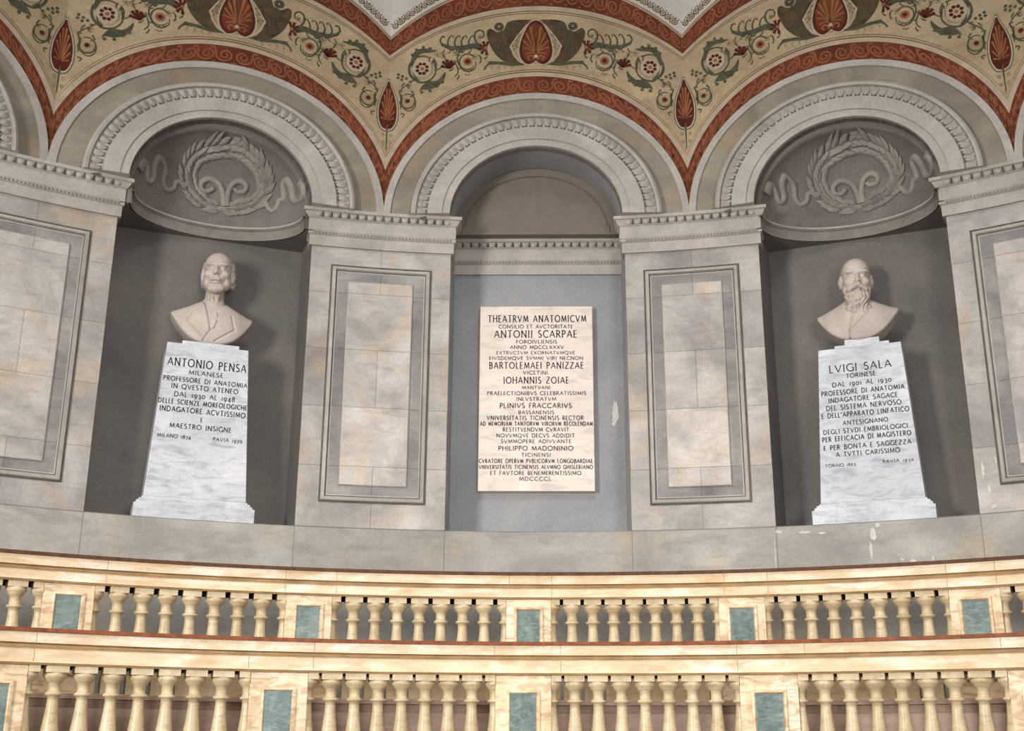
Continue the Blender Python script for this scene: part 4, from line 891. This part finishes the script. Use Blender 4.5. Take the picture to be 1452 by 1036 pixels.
def wreath(k, label):
    t = empty('wreath_relief', conch_pt(k, 0.05, 5.25)); tag(t, label, 'relief', 'stucco wreath reliefs in the niche heads')
    o_, i_ = WREATH['outer'], WREATH['inner']; n = len(o_)
    mid = smooth_closed([((a[0] + b[0]) / 2, (a[1] + b[1]) / 2) for a, b in zip(o_, i_)], 6); wid = smooth_closed([(math.hypot(a[0] - b[0], a[1] - b[1]), 0) for a, b in zip(o_, i_)], 6)
    F = MB(); L = len(mid); rg = random.Random(4)
    base = MB()
    rows = [[conch_pt(k, mid[i][0] + s * (mid[i][0] - 0.055) * 0.1, mid[i][1] + s * (mid[i][1] - 5.47) * 0.1, o) for s, o in ((-1, 0.0), (-0.5, 0.014), (0.5, 0.014), (1, 0.0))] for i in list(range(L)) + [0]]
    F.grid(rows, 0, smooth=True)
    m2 = 34
    bot = min(range(L), key=lambda i: mid[i][1])
    for q in range(m2):
        side = 1 if q < m2 // 2 else -1; qq = q % (m2 // 2)
        f = (qq + 0.3) / (m2 // 2) * 0.5 * L; idx = int(bot + side * f) % L
        a, b = mid[idx], mid[(idx + side) % L]; ang = math.atan2(b[1] - a[1], b[0] - a[0]); wv = wid[idx][0]
        for lat, da in ((-0.42, -0.42), (0.0, 0.0), (0.42, 0.42)):
            aa = ang + da * 0.7 + rg.uniform(-0.1, 0.1); ln = rg.uniform(0.085, 0.105); wd = 0.034
            cx, cz = a[0] - math.sin(ang) * lat * wv * 0.8, a[1] + math.cos(ang) * lat * wv * 0.8
            ca, sa = math.cos(aa), math.sin(aa)
            def pp(x, y, o): return conch_pt(k, cx + ca * x - sa * y, cz + sa * x + ca * y, o)
            top = 0.030 if lat == 0 else 0.022
            vs = [pp(0, 0, 0.008), pp(ln * 0.3, wd / 2, 0.008), pp(ln * 0.65, wd * 0.42, 0.012), pp(ln, 0, 0.014), pp(ln * 0.65, -wd * 0.42, 0.012), pp(ln * 0.3, -wd / 2, 0.008), pp(ln * 0.3, 0, top), pp(ln * 0.65, 0, top)]
            F.add(vs, [(0, 1, 6), (1, 2, 7, 6), (2, 3, 7), (3, 4, 7), (4, 5, 6, 7), (5, 0, 6)], 0)
    F.build('laurel_garland', [M['stucco']], t, fix=False)
    for nm in ('ribL', 'ribR'):
        F = MB(); strap(F, k, WREATH[nm], 0.034, 0.018); F.build('ribbon', [M['stucco']], t)
    for nm in ('swanL', 'swanR'):
        F = MB(); strap(F, k, WREATH[nm], 0.046, 0.028, (1.0, 0.75)); F.build('scroll', [M['stucco']], t)
    for nm in ('stemA', 'stemB'):
        F = MB(); strap(F, k, WREATH[nm], 0.022, 0.02, (0.6, 1)); F.build('stem', [M['stucco']], t)
wreath(1, 'grey stucco laurel wreath with ribbons above the clean-shaven bust')
wreath(3, 'grey stucco laurel wreath with ribbons above the bearded bust')
# ------------------------------------------------------------------ balustrades
def baluster_prof():
    return [(0.050, -0.0305), (0.0525, -0.036), (0.0535, -0.044), (0.050, -0.054), (0.041, -0.062), (0.041, -0.067), (0.036, -0.070), (0.0345, -0.073), (0.0295, -0.078), (0.0285, -0.10), (0.0295, -0.118), (0.036, -0.120), (0.0405, -0.125), (0.0405, -0.130), (0.036, -0.135), (0.027, -0.139), (0.0265, -0.16), (0.029, -0.20), (0.034, -0.245), (0.041, -0.295), (0.0475, -0.34), (0.050, -0.375), (0.0465, -0.41), (0.037, -0.432), (0.030, -0.442), (0.038, -0.446), (0.041, -0.453), (0.041, -0.46)]
def baluster_mesh(halfside, aw):
    """half-balusters keep only the side away from their pedestal"""
    F = MB(); n = 20; I = lambda x, y, z: (x, y, z)
    a0, a1 = (0, 2 * math.pi) if not halfside else (-math.pi / 2, math.pi / 2)
    rows = [[(r_ * math.cos(a0 + (a1 - a0) * j / n), r_ * math.sin(a0 + (a1 - a0) * j / n), z) for j in range(n + (1 if halfside else 0))] for r_, z in baluster_prof()]
    F.grid(rows, 0, smooth=True, closed=not halfside)
    x0 = -aw / 2 if not halfside else 0.0
    F.box(I, x0, aw / 2, -aw / 2, aw / 2, -0.0305, 0.0)
    F.box(I, x0, aw / 2, -aw / 2, aw / 2, -0.555, -0.46)
    return F
def balustrade(label, cat, r0, yc, zt, zcap, peds, hw_ang, ext, aw, panel, group, board):
    t = empty('balustrade', cyl(r0, 0, zcap - 0.56, yc)); tag(t, label, cat, group)
    n = 150
    b = zcap; f1 = zt - 0.064
    def sweep(name, prof, mats, mis, closed=True):
        F = MB()
        for i in range(len(prof) - (0 if closed else 1)):
            p, q = prof[i], prof[(i + 1) % len(prof)]
            F.grid([[cyl(r0 - p[0], -ext + 2 * ext * j / n, p[1], yc) for j in range(n + 1)], [cyl(r0 - q[0], -ext + 2 * ext * j / n, q[1], yc) for j in range(n + 1)]], mis[i] if mis else 0)
        if name == 'handrail':
            rg = random.Random(int(r0 * 100))
            for p in peds:
                for da in (-hw_ang * rg.uniform(0.7, 1.1), hw_ang * rg.uniform(0.9, 1.5)):
                    for (o_, za, zb_) in ((-0.0195, b + 0.015, f1 - 0.027), (-0.0085, f1 + 0.001, zt - 0.015)):
                        if rg.random() < 0.75: F.poly([cyl(r0 - o_, p + da + e / r0, z, yc) for e, z in ((-0.0012, za), (0.0012, za), (0.0012, zb_), (-0.0012, zb_))], 1)
        for a in (-ext, ext): F.poly([cyl(r0 - p[0], a, p[1], yc) for p in prof], 0)
        return F.build(name, mats, t)
    prof = [(-0.30, b), (-0.02, b), (-0.014, b + 0.002), (-0.012, b + 0.011), (-0.02, b + 0.014), (-0.02, f1 - 0.026), (-0.014, f1 - 0.022), (-0.014, f1 - 0.013), (-0.022, f1 - 0.010), (-0.022, f1 - 0.003), (-0.009, f1), (-0.009, zt - 0.014), (-0.30, zt - 0.014)]
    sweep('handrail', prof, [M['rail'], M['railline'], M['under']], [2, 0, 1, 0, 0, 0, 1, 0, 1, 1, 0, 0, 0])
    o = sweep('top_board', [(-0.30, zt - 0.0135), (0.004, zt - 0.0135), (0.004, zt + 0.004), (-0.30, zt + 0.004)], [board], None); o['label'] = 'brown top board'
    zb = zcap - 0.555
    sweep('base_course', [(-0.15, zb - 0.05), (-0.015, zb - 0.05), (-0.01, zb - 0.001), (-0.15, zb - 0.001)], [M['rail']], None)
    ra = r0 + 0.075                                     # axis of the balusters
    src = baluster_mesh(False, aw).build('baluster', [M['bal']]); COL.objects.unlink(src); me_full = src.data
    hs = baluster_mesh(True, aw).build('half_baluster', [M['bal']]); COL.objects.unlink(hs); me_half = hs.data
    bpy.data.objects.remove(src); bpy.data.objects.remove(hs)
    def put(me, name, a, flip=False, off=0.0):
        o = bpy.data.objects.new(name, me); COL.objects.link(o); o.parent = t
        o.location = Vector(cyl(ra, a, zcap, yc)) - t.location; o.rotation_euler = (0, 0, -a + (math.pi if flip else 0))
    for i, (p0, p1) in enumerate(zip(peds[:-1], peds[1:])):
        e0, e1 = p0 + hw_ang, p1 - hw_ang
        for j in range(9):
            a = e0 + (e1 - e0) * j / 8
            if j == 0: put(me_half, 'half_baluster', a)
            elif j == 8: put(me_half, 'half_baluster', a, True)
            else: put(me_full, 'baluster', a)
    for p in peds:
        hw = hw_ang * r0
        c, s = math.cos(p), math.sin(p); P = lambda u, o, z: (u * c + (r0 - o) * s, -u * s + (r0 - o) * c + yc, z)
        F = MB(); F.box(P, -hw, hw, -0.155, -0.026, zb, zcap - 0.0005)
        o = F.build('pedestal', [M['ped']], t, bevel=0.002)
        pw, ptop, pbot = panel
        F = MB()
        fr = 0.018
        z0, z1 = zb + pbot, zcap - ptop
        lo = []
        for ins, pj in ((-fr, -0.026), (-fr, -0.016), (-fr * 0.35, -0.014), (0.0, -0.024)):
            lo.append([P(-pw - (-ins) + 0, pj, z0 + ins), P(pw + (-ins), pj, z0 + ins), P(pw - ins, pj, z1 - ins), P(-pw + ins, pj, z1 - ins)])
        F.grid(lo, 0, closed=True)
        q = F.build('panel_frame', [M['ped']], o, fix=True)
        F = MB(); F.box(P, -pw, pw, -0.026, -0.0235, z0, z1)
        q2 = F.build('green_panel', [M['green']], o); q2['label'] = 'grey-green marble inlay'
    return t
def fix_sub(t):
    """sub-parts were written in the balustrade's frame"""
    pass
balustrade('upper cream marble balustrade running just below the niches', 'balustrade', 5.0765, -0.0265, 2.575, 2.4265,
           [-0.998, -0.752, -0.5043, -0.2544, -0.0103, 0.2256, 0.4658, 0.708, 0.95], 0.0253, 1.02, 0.098, (0.063, 0.062, 0.11), 'marble balustrades of the gallery tiers', M['dark_board'])
balustrade('lower cream marble balustrade along the bottom edge of the view', 'balustrade', 4.482, 0.018, 2.137, 1.9724,
           [-1.14, -0.865, -0.5885, -0.293, -0.0164, 0.2604, 0.5415, 0.82, 1.10], 0.0322, 1.17, 0.104, (0.067, 0.092, 0.11), 'marble balustrades of the gallery tiers', M['board'])

# ------------------------------------------------------------------ tiers behind and below the balustrades
def arcgrid(F, prof, ext, mi=0, yc=0.0, n=60):
    F.grid([[cyl(r_, -ext + 2 * ext * j / n, z, yc) for j in range(n + 1)] for r_, z in prof], mi)
F = MB()
arcgrid(F, [(5.03, 1.30), (5.03, 1.795), (5.034, 1.797), (5.034, 1.801), (5.03, 1.803), (5.03, 1.838), (5.005, 1.842), (5.005, 1.866), (5.20, 1.867)], 1.1)
o = F.build('wall_tier', [M['riser']]); tag(o, 'pinkish brown board front behind the lower balusters', 'riser', kind='structure')
F = MB()
arcgrid(F, [(5.19, 1.8665), (5.99, 1.8665)], 1.1); arcgrid(F, [(4.4, 1.30), (5.03, 1.30)], 1.1); arcgrid(F, [(4.4, 1.30), (4.4, 0.0), (0.3, 0.0)], 1.25)
o = F.build('floor', [M['floor']]); tag(o, 'dark floor of the tiers behind the balustrades', 'floor', kind='structure')
